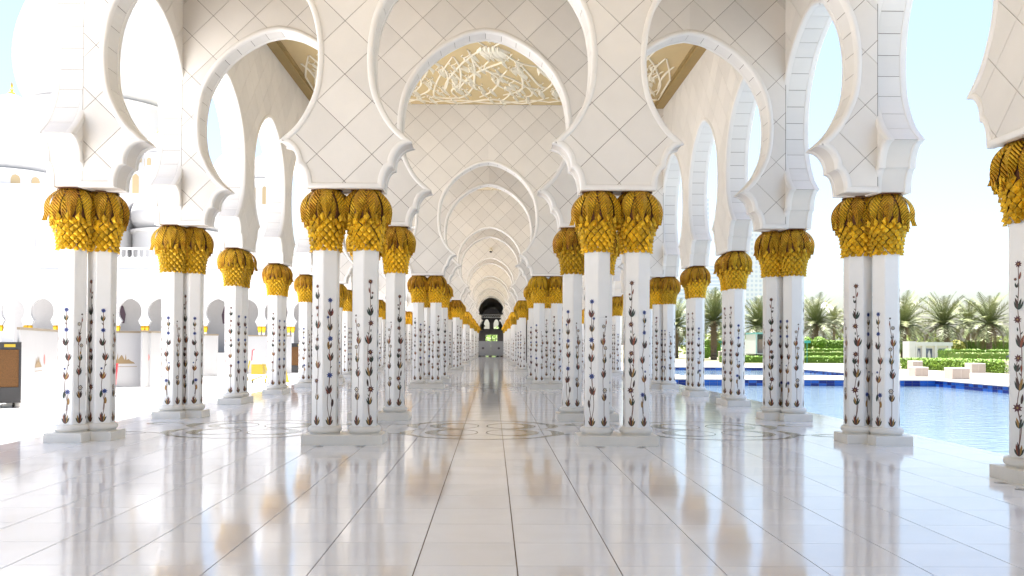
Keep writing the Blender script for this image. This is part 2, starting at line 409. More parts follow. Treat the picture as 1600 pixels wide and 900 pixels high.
VINES = [[(-.6, 25.3), (-.48, 26.13), (-.42, 27.12), (-.46, 28.87), (-.34, 29.34)], [(-.03, 24.98), (-.47, 25.85), (-.81, 26.62), (-1.18, 27.77), (-1.42, 28.78), (-1.47, 29.74)],
 [(-.5, 25.94), (-.18, 27.11), (.48, 27.73), (1.11, 28.6), (1.45, 29.41), (1.45, 30.03), (.98, 30.11)], [(.72, 25.68), (.46, 26.39), (-.18, 27.16), (-.66, 28.08), (-1.09, 29.6)],
 [(-1.03, 25.95), (-.88, 26.93), (-.88, 28.09), (-.97, 29.24)], [(.12, 24.97), (.45, 25.54), (.84, 26.29), (1.3, 26.72), (1.9, 26.9)], [(.78, 26.19), (1.0, 27.29), (1.14, 28.59), (1.07, 29.42), (.51, 29.93)],
 [(-1.06, 25.96), (-1.51, 27.67), (-1.85, 29.5), (-1.77, 30.25), (-.94, 30.23), (-.55, 29.23), (-.44, 28.3)], [(-1.9, 28.12), (-1.88, 28.68), (-2.04, 29.51), (-2.45, 30.14)],
 [(.98, 26.58), (1.31, 27.6), (1.7, 28.81), (2.0, 29.04)], [(1.15, 28.71), (1.37, 29.05), (1.73, 29.28)], [(-1.45, 26.74), (-1.33, 27.35), (-1.31, 28.32), (-1.43, 29.25)],
 [(-2.1, 30.9), (-1.0, 30.6), (.3, 30.95), (1.5, 30.55), (2.2, 30.8)], [(-2.2, 29.9), (-1.2, 30.95), (.1, 30.45), (1.2, 30.95), (2.1, 30.2)], [(1.6, 26.2), (2.0, 27.4), (2.1, 28.6), (1.8, 29.6)], [(-2.1, 26.2), (-1.9, 27.2), (-2.15, 28.3)], [(.05, 26.3), (-.1, 27.0), (.35, 28.2), (.1, 29.5), (-.3, 30.2)], [(.6, 27.2), (.3, 28.6), (.75, 29.6), (.5, 30.6)], [(-1.2, 27.2), (-.9, 28.4), (-1.25, 29.5), (-1.0, 30.4)]]
LEAVES = [(-.25, 28.0, 200, .75), (.15, 28.3, 160, .5), (.35, 27.9, 20, .6), (.5, 26.6, 190, .5), (.75, 26.9, 60, .4), (1.25, 28.2, 200, .9), (1.6, 27.6, 160, .7), (-1.15, 28.9, 150, .8), (-.7, 28.7, 200, .7), (-.95, 28.6, 120, .45), (-1.5, 27.0, 190, .6), (-1.75, 27.6, 170, .6), (-.6, 29.8, 75, .6), (-1.4, 30.3, 80, .8), (.0, 30.3, 100, .9), (.9, 30.2, 70, .8), (1.7, 30.2, 95, .8), (-.5, 30.7, 110, .8), (1.3, 30.8, 80, .7), (-1.9, 30.6, 70, .7), (1.0, 29.2, 190, .5), (.35, 30.6, 85, .7), (-2.0, 29.2, 170, .6), (2.0, 28.2, 190, .7)]
FLW = [(.6, 28.9, 0), (1.05, 27.5, 200), (-.62, 27.4, 180), (.05, 26.0, 180)]
def relief():
    mb = MB(); Z = 10.2
    def leaf(x, y, ang, L):
        q = (ang+180) % 360-180; b0 = 0 if abs(q) <= 90 else 180; dv = (q-b0+180) % 360-180; a = radians(b0+max(-30, min(30, dv*.5))); n = 11; vs = []
        for k in range(n):
            t = k/(n-1); w = .125*L*sin(pi*min(1, (t*.98+.02)))**.9*(1-.35*t); bend = .30*L*t*t
            px, py = L*t, bend; cxx = x+px*sin(a)+py*cos(a); cyy = y+px*cos(a)-py*sin(a)
            for s, d in ((-1, .0), (0, .05), (1, .0)): vs.append((cxx+s*w*cos(a), cyy-s*w*sin(a), Z-.012-d if s == 0 else Z-.002))
        mb.add(vs, [f for k in range(n-1) for f in ((3*k, 3*k+1, 3*k+4, 3*k+3), (3*k+1, 3*k+2, 3*k+5, 3*k+4))])
    def flower(x, y, ang, s=1.):
        for d, L in ((-40, .50), (40, .50), (0, .62)): leaf(x, y, ang+d, L*s)
    for sx, mir in ((0, 1), (-4.3, 1), (4.3, -1)):
        for fy in (0, 1):
            for V in VINES:
                P = catmull(V, 5)
                pts = [(sx+mir*x, y if fy == 0 else 50.1-y, Z-.012) for x, y in P]
                pts = [p for p in pts if abs(p[0]) < 5.95 and 18.95 < p[1] < 31.15]
                if len(pts) > 2:
                    mb.tube(pts, lambda t: .022+.016*sin(pi*t), 6)
                    for i in range(3, len(pts)-2, 5):
                        sd = 1 if (i//5) % 2 else -1; sy = 1 if fy == 0 else -1; px_, py_ = pts[i][0], pts[i][1]
                        if abs(px_) < 5.5 and 19.6 < py_ < 30.3:
                            mb.tube([(px_, py_, Z-.012), (px_+sd*.10, py_+sy*.22, Z-.014), (px_+sd*.20, py_+sy*.30, Z-.014), (px_+sd*.27, py_+sy*.18, Z-.014), (px_+sd*.22, py_+sy*.05, Z-.014)], .016, 5)
                            leaf(px_+sd*.17, py_+sy*.28, 0 if fy == 0 else 180, .62+.15*sin(i*2.1))
            for x, y, a, L in LEAVES:
                X = sx+mir*x
                if abs(X) < 5.6 and not 60 < a < 130: leaf(X, y if fy == 0 else 50.1-y, (a if fy == 0 else 180-a)*(1 if mir > 0 else -1), L*1.15)
            for x, y, a in FLW:
                X = sx+mir*x
                if abs(X) < 5.6: flower(X, y if fy == 0 else 50.1-y, a if fy == 0 else 180-a)
    for dx in (-.24, -.12, 0, .12, .24): leaf(.05+dx, 25.08, dx*18-6, 1.2)
    for dx in (-.4, .4): leaf(.05+dx*.6, 25.2, dx*150, .5)
    return mb.mesh('vine_relief', M_vine, 60)
me_rel = relief()
for k in (0, 4, 8): tag(ob('vine_relief', me_rel, ceil, (0, S*k, 0)), 'white plaster vines, leaves and tulips in relief on the ochre ceiling', kind='stuff')

# ---------------------------------------------------------------- floor
fl = empty('arcade_floor', (0, 0, 0)); struct(fl, 'polished white marble floor of square tiles reflecting the columns', 'floor')
mb = MB(); mb.box(-8.36, 7.78, -8.3, 170, -.3, -.009); ob('floor_bed', mb.mesh('floor_bed', M_fjoint), fl)
g = T/2; rows = [6.295+T*j for j in range(-20, 226)]
mb = MB(); mb.box(-g+.0046, g-.0046, .0024, T-.0024, -.02, 0); me_ft = mb.mesh('floor_tile', M_floor)
far = MB(); nt = 0
for y in rows:
    for k in range(-11, 11):
        x = k*T
        if 4.2 < y < 14.2 and abs(x-.18) < .60*(y+.7)+.4 and nt < 300: ob('floor_tile', me_ft, fl, (x, y, 0)); nt += 1
        elif y+T < 169.9: far.box(x-g+.0046, x+g-.0046, y+.0024, y+T-.0024, -.02, 0) if y < 60 else far.add([(x-g+.0046, y+.0024, 0), (x+g-.0046, y+.0024, 0), (x+g-.0046, y+T-.0024, 0), (x-g+.0046, y+T-.0024, 0)], [(0, 1, 2, 3)])
tag(ob('floor_tiles', far.mesh('floor_tiles', M_floor), fl), kind='stuff')
mb = MB(); mb.box(7.6385, 7.78, -8.3, 115, -.2, .0); ob('border_strip', mb.mesh('border_strip', M_floor), fl)
def ribbon(mb, pts, w, z=.0022):
    vs = []; n = len(pts)
    for i, (x, y) in enumerate(pts):
        a = pts[max(i-1, 0)]; b = pts[min(i+1, n-1)]; dx, dy = b[0]-a[0], b[1]-a[1]; l = sqrt(dx*dx+dy*dy) or 1
        ww = w(i/(n-1)) if callable(w) else w
        vs += [(x-dy/l*ww, y+dx/l*ww, z), (x+dy/l*ww, y-dx/l*ww, z)]
    mb.add(vs, [(2*i, 2*i+1, 2*i+3, 2*i+2) for i in range(n-1)])
def arc(cx, cy, rx, ry, a0, a1, n=28): return [(cx+rx*cos(radians(a0+(a1-a0)*k/n)), cy+ry*sin(radians(a0+(a1-a0)*k/n))) for k in range(n+1)]
def medallion(mb, cx, cy, s=1.):
    z = .0022
    for sx in (-1, 1):
        for sy in (-1, 1):      # crescents
            a = 180 if sx < 0 else 0
            ribbon(mb, arc(cx+sx*.50*s, cy+sy*.62*s, .42*s, .52*s, a-178, a+178, 40), lambda t: .012+.10*sin(pi*t)**3, z)
            ribbon(mb, arc(cx+sx*1.02*s, cy+sy*.66*s, .34*s, .60*s, (90 if sx > 0 else 90)-sx*0, -90 if sx > 0 else 270, 26), lambda t: .016+.10*sin(pi*t)**4, z+.0005)
            ribbon(mb, arc(cx+sx*1.95*s, cy+sy*1.35*s, .85*s, .55*s, 180 if sx > 0 else 0, (180+sy*75) if sx > 0 else -sy*75, 20), lambda t: .012+.05*sin(pi*t)**2, z+.001)
            ribbon(mb, arc(cx+sx*2.0*s, cy+sy*.95*s, .32*s, .22*s, 0, 350, 24), lambda t: .01+.06*sin(pi*t)**3, z)
    for sy in (-1, 1): ribbon(mb, arc(cx, cy+sy*.9*s, 1.25*s, .85*s, 12 if sy > 0 else -12, 168 if sy > 0 else -168, 40), lambda t: .020+.03*abs(cos(pi*t)), z+.0007)
for k in (0, 4, 8):
    mb = MB()
    for cx in (-4.28, 0, 4.28): medallion(mb, cx, YC+S*(k+.5)+.12, 1 if cx == 0 else .98)
    ob('floor_inlay', mb.mesh('floor_inlay', M_olive), fl)
M_disc = mat('steel_light_disc', (.28, .27, .25), .35, metal=.6)
mb = MB(); mb.lathe([(.075, 0), (.075, .004), (.055, .006)], 20); me_disc = mb.mesh('floor_light', [M_disc])
M_lens = mat('frosted_lens', (.40, .38, .34), .25)
mb = MB(); mb.lathe([(.048, .0062), (.048, .0072)], 20); me_lens = mb.mesh('lens', [M_lens])
def disc(x, y, lab): o = ob('floor_light', me_disc, None, (x, y, 0)); tag(o, lab, 'floor light', 'round lights sunk in the floor before the columns'); ob('lens', me_lens, o)
for x, w in ((-2.5, 'left'), (-1.86, 'right')): disc(x, 13.52, 'round grey floor light before the %s column of the front left nave pair' % w)
for x, w in ((1.86, 'left'), (2.5, 'right')): disc(x, 13.52, 'round grey floor light before the %s column of the front right nave pair' % w)
disc(6.15, 10.16, 'round floor light by the cropped far right column, the farther of two'); disc(6.12, 9.7, 'round floor light by the cropped far right column, the nearer of two')

# ---------------------------------------------------------------- palm columns
R6 = .226; AP = R6*cos(radians(30))
def hexring(r, z, rot):   # hexagon with small chamfers
    out = []
    for i in range(6):
        a = radians(30+60*i)+rot
        for d in (-.05, .05): out.append((r*cos(a+d)*.974, r*sin(a+d)*.974, z))
    return out
def shaft_mesh(rot):
    mb = MB(); zs = [(R6, .25), (R6, 1.148), (R6-.004, 1.15), (R6-.004, 1.153), (R6, 1.155), (R6, 2.03), (R6-.004, 2.032), (R6-.004, 2.035), (R6, 2.037), (R6, 3.2)]
    vs = [p for r, z in zs for p in hexring(r, z, rot)]; n = 12
    mb.add(vs, [(k*n+i, k*n+(i+1) % n, (k+1)*n+(i+1) % n, (k+1)*n+i) for k in range(len(zs)-1) for i in range(n)])
    return mb.mesh('shaft', M_marble)
ME_SH = [shaft_mesh(0), shaft_mesh(radians(30))]
def bevel_box(w, d, z0, z1, b=.008):
    mb = MB(); lay = [(w/2, d/2, z0), (w/2, d/2, z1-b), (w/2-b, d/2-b, z1)]
    vs = [(sx*x, sy*y, z) for x, y, z in lay for sx, sy in ((-1, -1), (1, -1), (1, 1), (-1, 1))]
    mb.add(vs, [(k*4+i, k*4+(i+1) % 4, (k+1)*4+(i+1) % 4, (k+1)*4+i) for k in range(2) for i in range(4)]+[(8, 9, 10, 11)]); return mb
me_plI = bevel_box(.636, .636, .001, .155).mesh('plinth', M_plinth); me_plO = bevel_box(.596, .596, .001, .155).mesh('plinth', M_plinth); me_plA = bevel_box(.58, .56, .001, .150).mesh('plinth', M_plinth)
mb = MB(); mb.lathe([(.235, .152), (.24, .165)]+[(.212+.054*cos(radians(a)), .225+.056*sin(radians(a))) for a in range(-75, 91, 15)]+[(.19, .283)], 40); me_base = mb.mesh('base', M_plinth, 40)
# flower inlays: flat stone marquetry 3 mm proud of a face
def inlay(kind, mir=1):
    mb = MB(); lay = [0]
    def poly(pts, col): lay[0] += 1; d = -.0025-.00012*lay[0]; mb.add([(mir*x, d, z) for x, z in pts], [tuple(range(len(pts)))], FN.index(col))
    def blade(x, z, ang, L, w, col, bend=0):
        a = radians(ang); L_ = []; R_ = []
        for k in range(6):
            t = k/5; ww = w*sin(pi*(.12+.88*t))**.8 if k < 5 else 0; px = bend*t*t
            cx, cz = x+L*t*sin(a)+px*cos(a), z+L*t*cos(a)-px*sin(a); L_.append((cx-ww*cos(a), cz+ww*sin(a))); R_.append((cx+ww*cos(a), cz-ww*sin(a)))
        poly(L_+R_[::-1][1:], col)
    def cup(x, z, s=1., cols=('green', 'ochre', 'brown')):
        s *= 1.04
        blade(x, z, -52, .075*s, .0095*s, cols[0], .035*s); blade(x, z, 52, .08*s, .0095*s, cols[0], -.035*s); blade(x, z, -14, .105*s, .0125*s, cols[2], -.004); blade(x, z, 12, .098*s, .0105*s, cols[1], .006)
    def star(x, z, r, col):
        r *= 1.12
        poly([(x+r*(1 if k % 2 == 0 else .56)*cos(2*pi*k/16+.2), z+r*(1 if k % 2 == 0 else .56)*sin(2*pi*k/16+.2)) for k in range(16)], col)
        poly([(x+r*.22*cos(2*pi*k/8), z+r*.22*sin(2*pi*k/8)) for k in range(8)], 'ochre' if col == 'red' else 'brown')
    def ring(x, z, r):
        poly([(x+r*(1+.18*cos(pi*k))*cos(2*pi*k/16), z+r*(1+.18*cos(pi*k))*sin(2*pi*k/16)) for k in range(16)], 'brown')
        poly([(x+r*.68*cos(2*pi*k/10), z+r*.68*sin(2*pi*k/10)) for k in range(10)], 'pale'); poly([(x+r*.25*cos(2*pi*k/6), z+r*.25*sin(2*pi*k/6)) for k in range(6)], 'ochre')
    def stem(P, w=.0046, col='stem'):
        Q = catmull(P, 4); lay[0] += 1; d = -.0025-.00012*lay[0]; vs = []
        for i, (x, z) in enumerate(Q):
            a = Q[max(i-1, 0)]; b = Q[min(i+1, len(Q)-1)]; dx, dz = b[0]-a[0], b[1]-a[1]; l = sqrt(dx*dx+dz*dz) or 1
            vs += [(mir*(x-dz/l*w), d, z+dx/l*w), (mir*(x+dz/l*w), d, z-dx/l*w)]
        mb.add(vs, [(2*i, 2*i+1, 2*i+3, 2*i+2) for i in range(len(Q)-1)], FN.index(col))
        if z > .8:
            for q in range(5+2*kind, len(Q)-2, 7): blade(Q[q][0], Q[q][1], 35 if q % 2 else -35, .05, .007, 'green' if q % 3 else 'brown')
    def tuft():
        for a, L, c in ((-48, .10, 'green'), (46, .11, 'green'), (-22, .15, 'orange'), (24, .14, 'ochre'), (2, .17, 'brown')): blade(0, 0, a, L, .015, c, .025 if a < 0 else -.025)
    if kind == 0:     # tall red stars
        stem([(.0, .1), (.015, .4), (-.02, .6), (.03, .95), (.035, 1.25), (.015, 1.5), (-.01, 1.75), (.0, 2.0), (-.005, 2.26)]); stem([(.0, .1), (.03, .35), (-.015, .55)]); stem([(.02, .8), (-.03, 1.0), (-.01, 1.15)])
        tuft(); cup(.005, .33, 1.2, ('green', 'green', 'ochre')); star(-.015, .57, .055, 'red'); blade(.03, .62, 8, .12, .016, 'brown'); cup(.01, .78, 1.5, ('green', 'ochre', 'brown')); star(-.005, 1.16, .045, 'red')
        cup(-.02, 1.0, 1.0, ('green', 'brown', 'green')); blade(.03, 1.0, 4, .09, .012, 'orange'); cup(.025, 1.29, 1.5, ('green', 'orange', 'brown')); blade(-.01, 1.48, -5, .05, .008, 'green'); star(-.012, 1.62, .045, 'red')
        cup(.0, 1.74, 1.35, ('green', 'green', 'brown')); cup(-.02, 2.0, .6, ('green', 'brown', 'green')); star(-.035, 2.10, .02, 'red'); blade(.012, 2.1, 10, .09, .01, 'orange'); star(0, 2.28, .04, 'red')
    elif kind == 1:   # pale rings
        stem([(0, .1), (0, .4), (-.01, .55)]); stem([(0, .4), (.025, .7), (.005, .95), (.03, 1.25), (-.02, 1.55), (-.035, 1.7)]); stem([(.02, .75), (-.01, 1.0), (-.02, 1.2)]); stem([(.02, 1.25), (.02, 1.5)])
        tuft(); cup(0, .40, 1.2, ('brown', 'ochre', 'brown')); ring(-.012, .565, .04); cup(.012, .77, 1.2, ('green', 'orange', 'brown')); cup(-.005, 1.0, 1., ('green', 'ochre', 'green'))
        ring(-.022, 1.24, .032); blade(-.01, 1.1, 0, .05, .012, 'ochre'); cup(.025, 1.29, 1.15, ('brown', 'ochre', 'orange')); ring(.018, 1.585, .03); blade(.02, 1.42, 0, .05, .01, 'brown'); blade(-.03, 1.62, -10, .06, .009, 'orange'); star(-.03, 1.74, .018, 'brown')
    elif kind == 2:   # blue cornflowers
        stem([(0, .1), (-.04, .33), (.01, .6), (.0, .79)]); stem([(0, .1), (.035, .3), (.03, .45), (.01, .6), (-.01, .9), (-.01, 1.05), (.015, 1.3), (-.005, 1.55), (.0, 1.98)]); stem([(.0, 1.5), (.035, 1.7)])
        tuft(); blade(-.04, .29, -6, .13, .022, 'brown'); cup(.01, .50, 1.35, ('orange', 'brown', 'brown')); star(.0, .79, .05, 'blue'); cup(-.01, 1.02, 1.3, ('green', 'orange', 'brown')); blade(.02, 1.2, 5, .13, .02, 'ochre')
        cup(-.0, 1.22, .9, ('brown', 'ochre', 'brown')); star(-.005, 1.37, .045, 'blue'); cup(.0, 1.5, 1.1, ('ochre', 'green', 'brown')); star(.035, 1.71, .025, 'blue'); cup(-.01, 1.73, 1.2, ('orange', 'brown', 'red')); star(0, 1.98, .04, 'blue')
    elif kind == 3:   # blue and orange, slender
        stem([(0, .1), (.03, .3), (-.02, .6), (.04, 1.0), (.01, 1.3), (.0, 1.81)]); stem([(.01, .2), (.04, .5)]); tuft(); blade(-.03, .4, 5, .12, .02, 'green'); blade(.045, .3, 0, .11, .018, 'ochre'); star(.03, .50, .042, 'blue'); cup(0, .70, 1.2, ('orange', 'ochre', 'brown'))
        star(-.02, .87, .02, 'blue'); cup(.035, 1.0, 1.2, ('green', 'orange', 'brown')); cup(-.01, 1.24, 1.2, ('red', 'green', 'brown')); star(.0, 1.49, .038, 'blue'); cup(-.005, 1.64, .9, ('green', 'ochre', 'green')); star(0, 1.81, .038, 'blue')
    else:             # slim red stars
        stem([(0, .1), (0, .5), (.02, .9), (-.01, 1.3), (.02, 1.7), (.01, 2.15)]); stem([(0, .4), (-.015, .72)]); tuft(); cup(0, .40, 1.0, ('green', 'ochre', 'pale')); star(-.012, .70, .04, 'red'); cup(.015, .9, 1.2, ('brown', 'orange', 'ochre'))
        cup(-.005, 1.18, 1.0, ('green', 'brown', 'green')); star(0, 1.36, .035, 'red'); cup(.01, 1.53, 1.3, ('green', 'orange', 'green')); star(-.005, 1.86, .035, 'red'); blade(.0, 1.72, 0, .06, .01, 'orange'); cup(.0, 2.0, 1.1, ('green', 'brown', 'green')); star(0, 2.2, .03, 'red')
    return mb.mesh('flower_inlay', M_fl)
ME_FL = [inlay(i) for i in range(5)]; ME_FM = [inlay(i, -1) for i in range(5)]
FSEQ = [2, 1, 0, 3, 1, 4]
# capital
def prof(h):
    P = [(0, .222), (.1, .226), (.22, .246), (.36, .286), (.5, .33), (.62, .345), (.74, .335), (.84, .30), (.92, .23), (.96, .16)]
    for a, b in zip(P, P[1:]):
        if h <= b[0]: t = (h-a[0])/(b[0]-a[0]); return a[1]+(b[1]-a[1])*t
    return P[-1][1]
mb = MB(); mb.lathe([(prof(h/20)-.012, h/20) for h in range(0, 20)]+[(.25, .925), (.25, .943)], 24); me_core = mb.mesh('capital', M_core, 40)
def scale_geo(w, h):   # rounded lozenge boss: (across, outward, up)
    v = [(0, .0, -h*.5), (w*.27, .004, -h*.27), (w*.5, .0, .0), (w*.27, .002, h*.27), (0, -.004, h*.5), (-w*.27, .002, h*.27), (-w*.5, 0, 0), (-w*.27, .004, -h*.27), (0, .046, -h*.24), (0, .026, h*.12), (w*.2, .022, -.02*h), (-w*.2, .022, -.02*h)]
    f = [(0, 1, 8), (1, 2, 10), (1, 10, 8), (2, 3, 10), (3, 9, 10), (3, 4, 9), (4, 5, 9), (5, 11, 9), (5, 6, 11), (6, 7, 11), (7, 8, 11), (7, 0, 8), (8, 10, 9), (8, 9, 11)]
    return v, f
RLT = catmull([(.15,), (.235,), (.300,), (.342,), (.365,), (.372,), (.366,), (.350,), (.325,)], 5); RLT = [v[0] for v in RLT]+[.325]
def leaf_geo(L, Wd, r0, flare):
    vs = []; uvs = []; n = 21; C = 5
    for k in range(n):
        t = k/(n-1); h = .945-L*t
        r = RLT[min(int(t*40), 40)]
        r += r0+flare*max(0, (t-.75)/.25)**1.5
        w = Wd*max(0, sin(pi*(.24+.76*t)))**.9*(1.0 if k % 2 else .88)
        if k == n-1: w = .004
        for c in range(C):
            s = (c-2)/2; off = (-.062*abs(s)**1.5)+(.016 if c == 2 else 0); hh = h+abs(s)*.028*(1 if k < n-1 else 0)
            vs.append((s*w, -(r+off), hh)); uvs.append((s*.5, t))
    fs = [(k*C+c, k*C+c+1, (k+1)*C+c+1, (k+1)*C+c) for k in range(n-1) for c in range(C-1)]
    return vs, fs, uvs
LG = [leaf_geo(.54, .100, .034, .02), leaf_geo(.61, .088, -.012, .03), leaf_geo(.53, .098, .042, .08)]
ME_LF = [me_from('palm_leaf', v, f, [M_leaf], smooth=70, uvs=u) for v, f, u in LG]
SCL = []       # (angle, height, mesh index, pitch)
ROWS = 9; NS = 14
ME_SC = []
for i in range(ROWS):
    h = -.03+.062*i; r = prof(max(h, 0)); w = 2*pi*r/NS*.93; v, f = scale_geo(w, .117)
    if i == 0: v = [(x, d, max(z, -.02)) for x, d, z in v]
    if i == ROWS-1: v = [(x*.8, d+.008, z*1.3+.01) for x, d, z in v]
    a = atan2((prof(max(h, 0)+.03)-prof(max(h-.03, 0)))/.06, 1)
    v = [(x, -(r+d*cos(a)+z*sin(a)), h+z*cos(a)-d*sin(a)) for x, d, z in v]
    ME_SC.append(me_from('scale', v, f, [M_gold]))
    for j in range(NS): SCL.append((2*pi*(j+.5*(i % 2))/NS, i))
LFS = [(2*pi*j/9+.1, 1) for j in range(9)]+[(2*pi*(j+.5)/9+.1, 0 if j % 4 else 2) for j in range(9)]
def rotz(v, a): return (v[0]*cos(a)-v[1]*sin(a), v[0]*sin(a)+v[1]*cos(a), v[2])
mbS = MB(); mbL = MB(); uvL = []
for a, i in SCL: mbS.add([rotz(v.co, a) for v in ME_SC[i].vertices], [tuple(p.vertices) for p in ME_SC[i].polygons])
for a, i in LFS: mbL.add([rotz(v, a) for v in LG[i][0]], LG[i][1]); uvL += LG[i][2]
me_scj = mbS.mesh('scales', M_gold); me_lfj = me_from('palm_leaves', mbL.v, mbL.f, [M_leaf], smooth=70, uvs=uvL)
# one joined low version for the farthest columns
mbF = MB(); mbF.add(mbS.v, mbS.f, 1)
for a, i in LFS:
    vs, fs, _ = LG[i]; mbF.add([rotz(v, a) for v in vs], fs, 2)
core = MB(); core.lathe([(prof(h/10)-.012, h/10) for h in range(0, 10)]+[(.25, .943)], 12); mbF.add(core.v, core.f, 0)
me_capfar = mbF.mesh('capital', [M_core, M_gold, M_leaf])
inl_all = []
def far_inlay(rot):
    mb = MB()
    for j in range(6):
        a = radians(60*j)+rot; me = ME_FL[FSEQ[j]]
        vs = [(v.co[0], v.co[1]-AP, v.co[2]+.3) for v in me.vertices]
        mb.add([rotz(v, a+pi/2) for v in vs], [tuple(p.vertices) for p in me.polygons]); mb.m[-len(me.polygons):] = [p.material_index for p in me.polygons]
    return mb.mesh('flower_inlay', M_fl)
ME_FI = [far_inlay(0), far_inlay(radians(30))]
ncol = 0
def column(x, y, rot, start, det, lab, group, pl=None, crot=None):
    global ncol; ncol += 1
    r = empty('palm_column', (x, y, 0)); tag(r, lab, 'column', group)
    ob('plinth', pl or me_plI, r); ob('base', me_base, r); sh = ob('shaft', ME_SH[1 if rot else 0], r)
    rr = radians(30) if rot else 0
    if det >= 1:
        for j in range(6):
            a = radians(60*j)+rr
            o = ob('flower_inlay', (ME_FL if (j+start+ncol) % 3 else ME_FM)[FSEQ[(j-4+start) % 6]], sh, (AP*cos(a), AP*sin(a), .3), a+pi/2)
    else: ob('flower_inlay', ME_FI[1 if rot else 0], sh)
    ca = crot if crot is not None else random.uniform(0, 6.28)
    if det == 0: ob('capital', me_capfar, r, (0, 0, 3.115), ca); return
    cp = ob('capital', me_core, r, (0, 0, 3.115), ca)
    if det >= 2:
        for a, i in LFS: ob('palm_leaf', ME_LF[i], cp, (0, 0, 0), a+random.uniform(-.03, .03))
    else: ob('palm_leaves', me_lfj, cp)
    if det >= 3:
        for a, i in SCL:
            o = ob('scale', ME_SC[i], cp, (0, 0, random.uniform(-.006, .006)), a+random.uniform(-.03, .03)); q = random.uniform(.99, 1.05); o.scale = (q, q, 1)
    else: tag(ob('scales', me_scj, cp), kind='stuff')
rowno = {}
for k in [c for c in CROSS if 0 <= c <= 25 or c in (-3,)]:
    n = [c for c in CROSS if c >= 0].index(k) if k >= 0 else None
    wl = '%s arch wall from the camera' % ORD[n] if n is not None else 'arch wall beside the camera'
    det = 3 if k == 0 else 2 if k == 1 else 1 if 0 < k <= 9 else 0
    y = YC-.02+S*k
    for s, sn in ((-1, 'left'), (1, 'right')):
        for d, dn in ((-.318, 'left hand'), (.318, 'right hand')):
            st = {(-1, -.318): 5, (-1, .318): 1, (1, -.318): 0, (1, .318): 2}[(s, d)]
            column(s*XI+d, y, 0, st, det, '%s column of the pair %s of the nave under the %s' % (dn, sn, wl), 'white palm columns in pairs beside the nave')
        side = 'courtyard' if s < 0 else 'pool'
        for (cx, cy_, rt, pl, nm) in ((6.6, 14.13, 1, me_plO, 'outer near'), (6.6, 14.73, 1, me_plO, 'outer far'), (6.26, 14.43, 0, me_plA, 'inner')):
            column(s*cx, cy_+S*k, rt, (2 if nm == 'inner' else 4 if s > 0 else 3), det, '%s column of the trio at the %s end of the %s' % (nm, side, wl), 'white palm columns in threes at the ends of the arch walls', pl)
bay = 0
for u in range(-3, 25):
    if u in CROSS: continue
    after = max([c for c in CROSS if c < u]); which = 'first' if u-after == 1 else 'second'
    n = [c for c in CROSS if c >= 0].index(after) if after >= 0 else None
    wl = ('%s pier beyond the %s arch wall' % (which, ORD[n])) if n is not None else ('pier before the first arch wall, nearer the camera' if u < -1 else 'pier just before the first arch wall')
    det = 3 if u == -1 else 2 if u == 2 else 1 if 0 < u < 9 else 0
    for s, side in ((-1, 'courtyard'), (1, 'pool')):
        for d, dn in ((-.3, 'near'), (.3, 'far')):
            dt = 1 if (u == -1 and s < 0) else det
            column(s*6.6, YO+S*u+d, 1, 3 if s > 0 else 5, dt, '%s column of the %s side pair at the %s' % (dn, side, wl), 'white palm columns in pairs along the outer walls', me_plO)

# security camera high on the arch wall
r = empty('security_camera', (.03, YC+S*12-WT-.02, 8.62)); tag(r, 'small white dome camera with a dark lens above a far nave arch', 'security camera')
mc = mat('camera_housing', (.7, .66, .55), .4); mdk = mat('black_glass', (.01, .01, .012), .2)
mb = MB(); mb.box(-.09, .09, -.05, .02, -.02, .3); mb.tube([(0, -.02, .22), (0, -.25, .2), (0, -.3, .1)], .045, 8); ob('bracket', mb.mesh('bracket', mc), r)
mb = MB(); mb.lathe([(.02, .12), (.14, .1), (.15, -.02)], 16, 0, -.3); ob('housing', mb.mesh('housing', mc, 40), r)
mb = MB(); mb.lathe([(.12, -.02), (.1, -.09), (.04, -.13)], 16, 0, -.3); ob('lens', mb.mesh('lens', mdk, 40), r)

# ---------------------------------------------------------------- far enclosed hall
M_dark = mat('shaded_hall_stone', (.09, .08, .075), .8, var=.1)  # darkness of the unlit hall put into the stone colour
yh0, yh1 = YO+S*24.5+.01, 168.
hall = empty('enclosed_hall', (0, yh0, 0)); tag(hall, 'dim enclosed hall closing the far end of the arcade', 'building')
mb = MB()
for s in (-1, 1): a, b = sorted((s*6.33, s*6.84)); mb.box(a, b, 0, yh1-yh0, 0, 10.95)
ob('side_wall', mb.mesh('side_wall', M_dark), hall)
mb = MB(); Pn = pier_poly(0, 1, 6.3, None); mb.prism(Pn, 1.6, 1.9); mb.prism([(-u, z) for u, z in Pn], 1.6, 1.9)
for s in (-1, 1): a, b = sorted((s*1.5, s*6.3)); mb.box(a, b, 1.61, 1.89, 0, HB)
ob('light_blocking_wall', mb.mesh('light_blocking_wall', M_dark), hall)  # added wall, lets light into the hall only through the nave arch
def wall_with_holes(x0, x1, z0, z1, holes, y0, y1, m):
    mb = MB(); xs = sorted({x0, x1, *[h[0] for h in holes], *[h[1] for h in holes]}); zs = sorted({z0, z1, *[h[2] for h in holes], *[h[3] for h in holes]})
    for a, b in zip(xs, xs[1:]):
        for c, d in zip(zs, zs[1:]):
            if not any(h[0] <= (a+b)/2 <= h[1] and h[2] <= (c+d)/2 <= h[3] for h in holes): mb.box(a, b, y0, y1, c, d)
    return mb.mesh('end_wall', m)
ob('end_wall', wall_with_holes(-6.3, 6.3, 0, 10.9, [(-1.15, 1.15, 0, 3.35), (-1.45, -.4, 4.5, 6.4), (.4, 1.45, 4.5, 6.4)], yh1-yh0, yh1-yh0+.6, M_dark), hall)
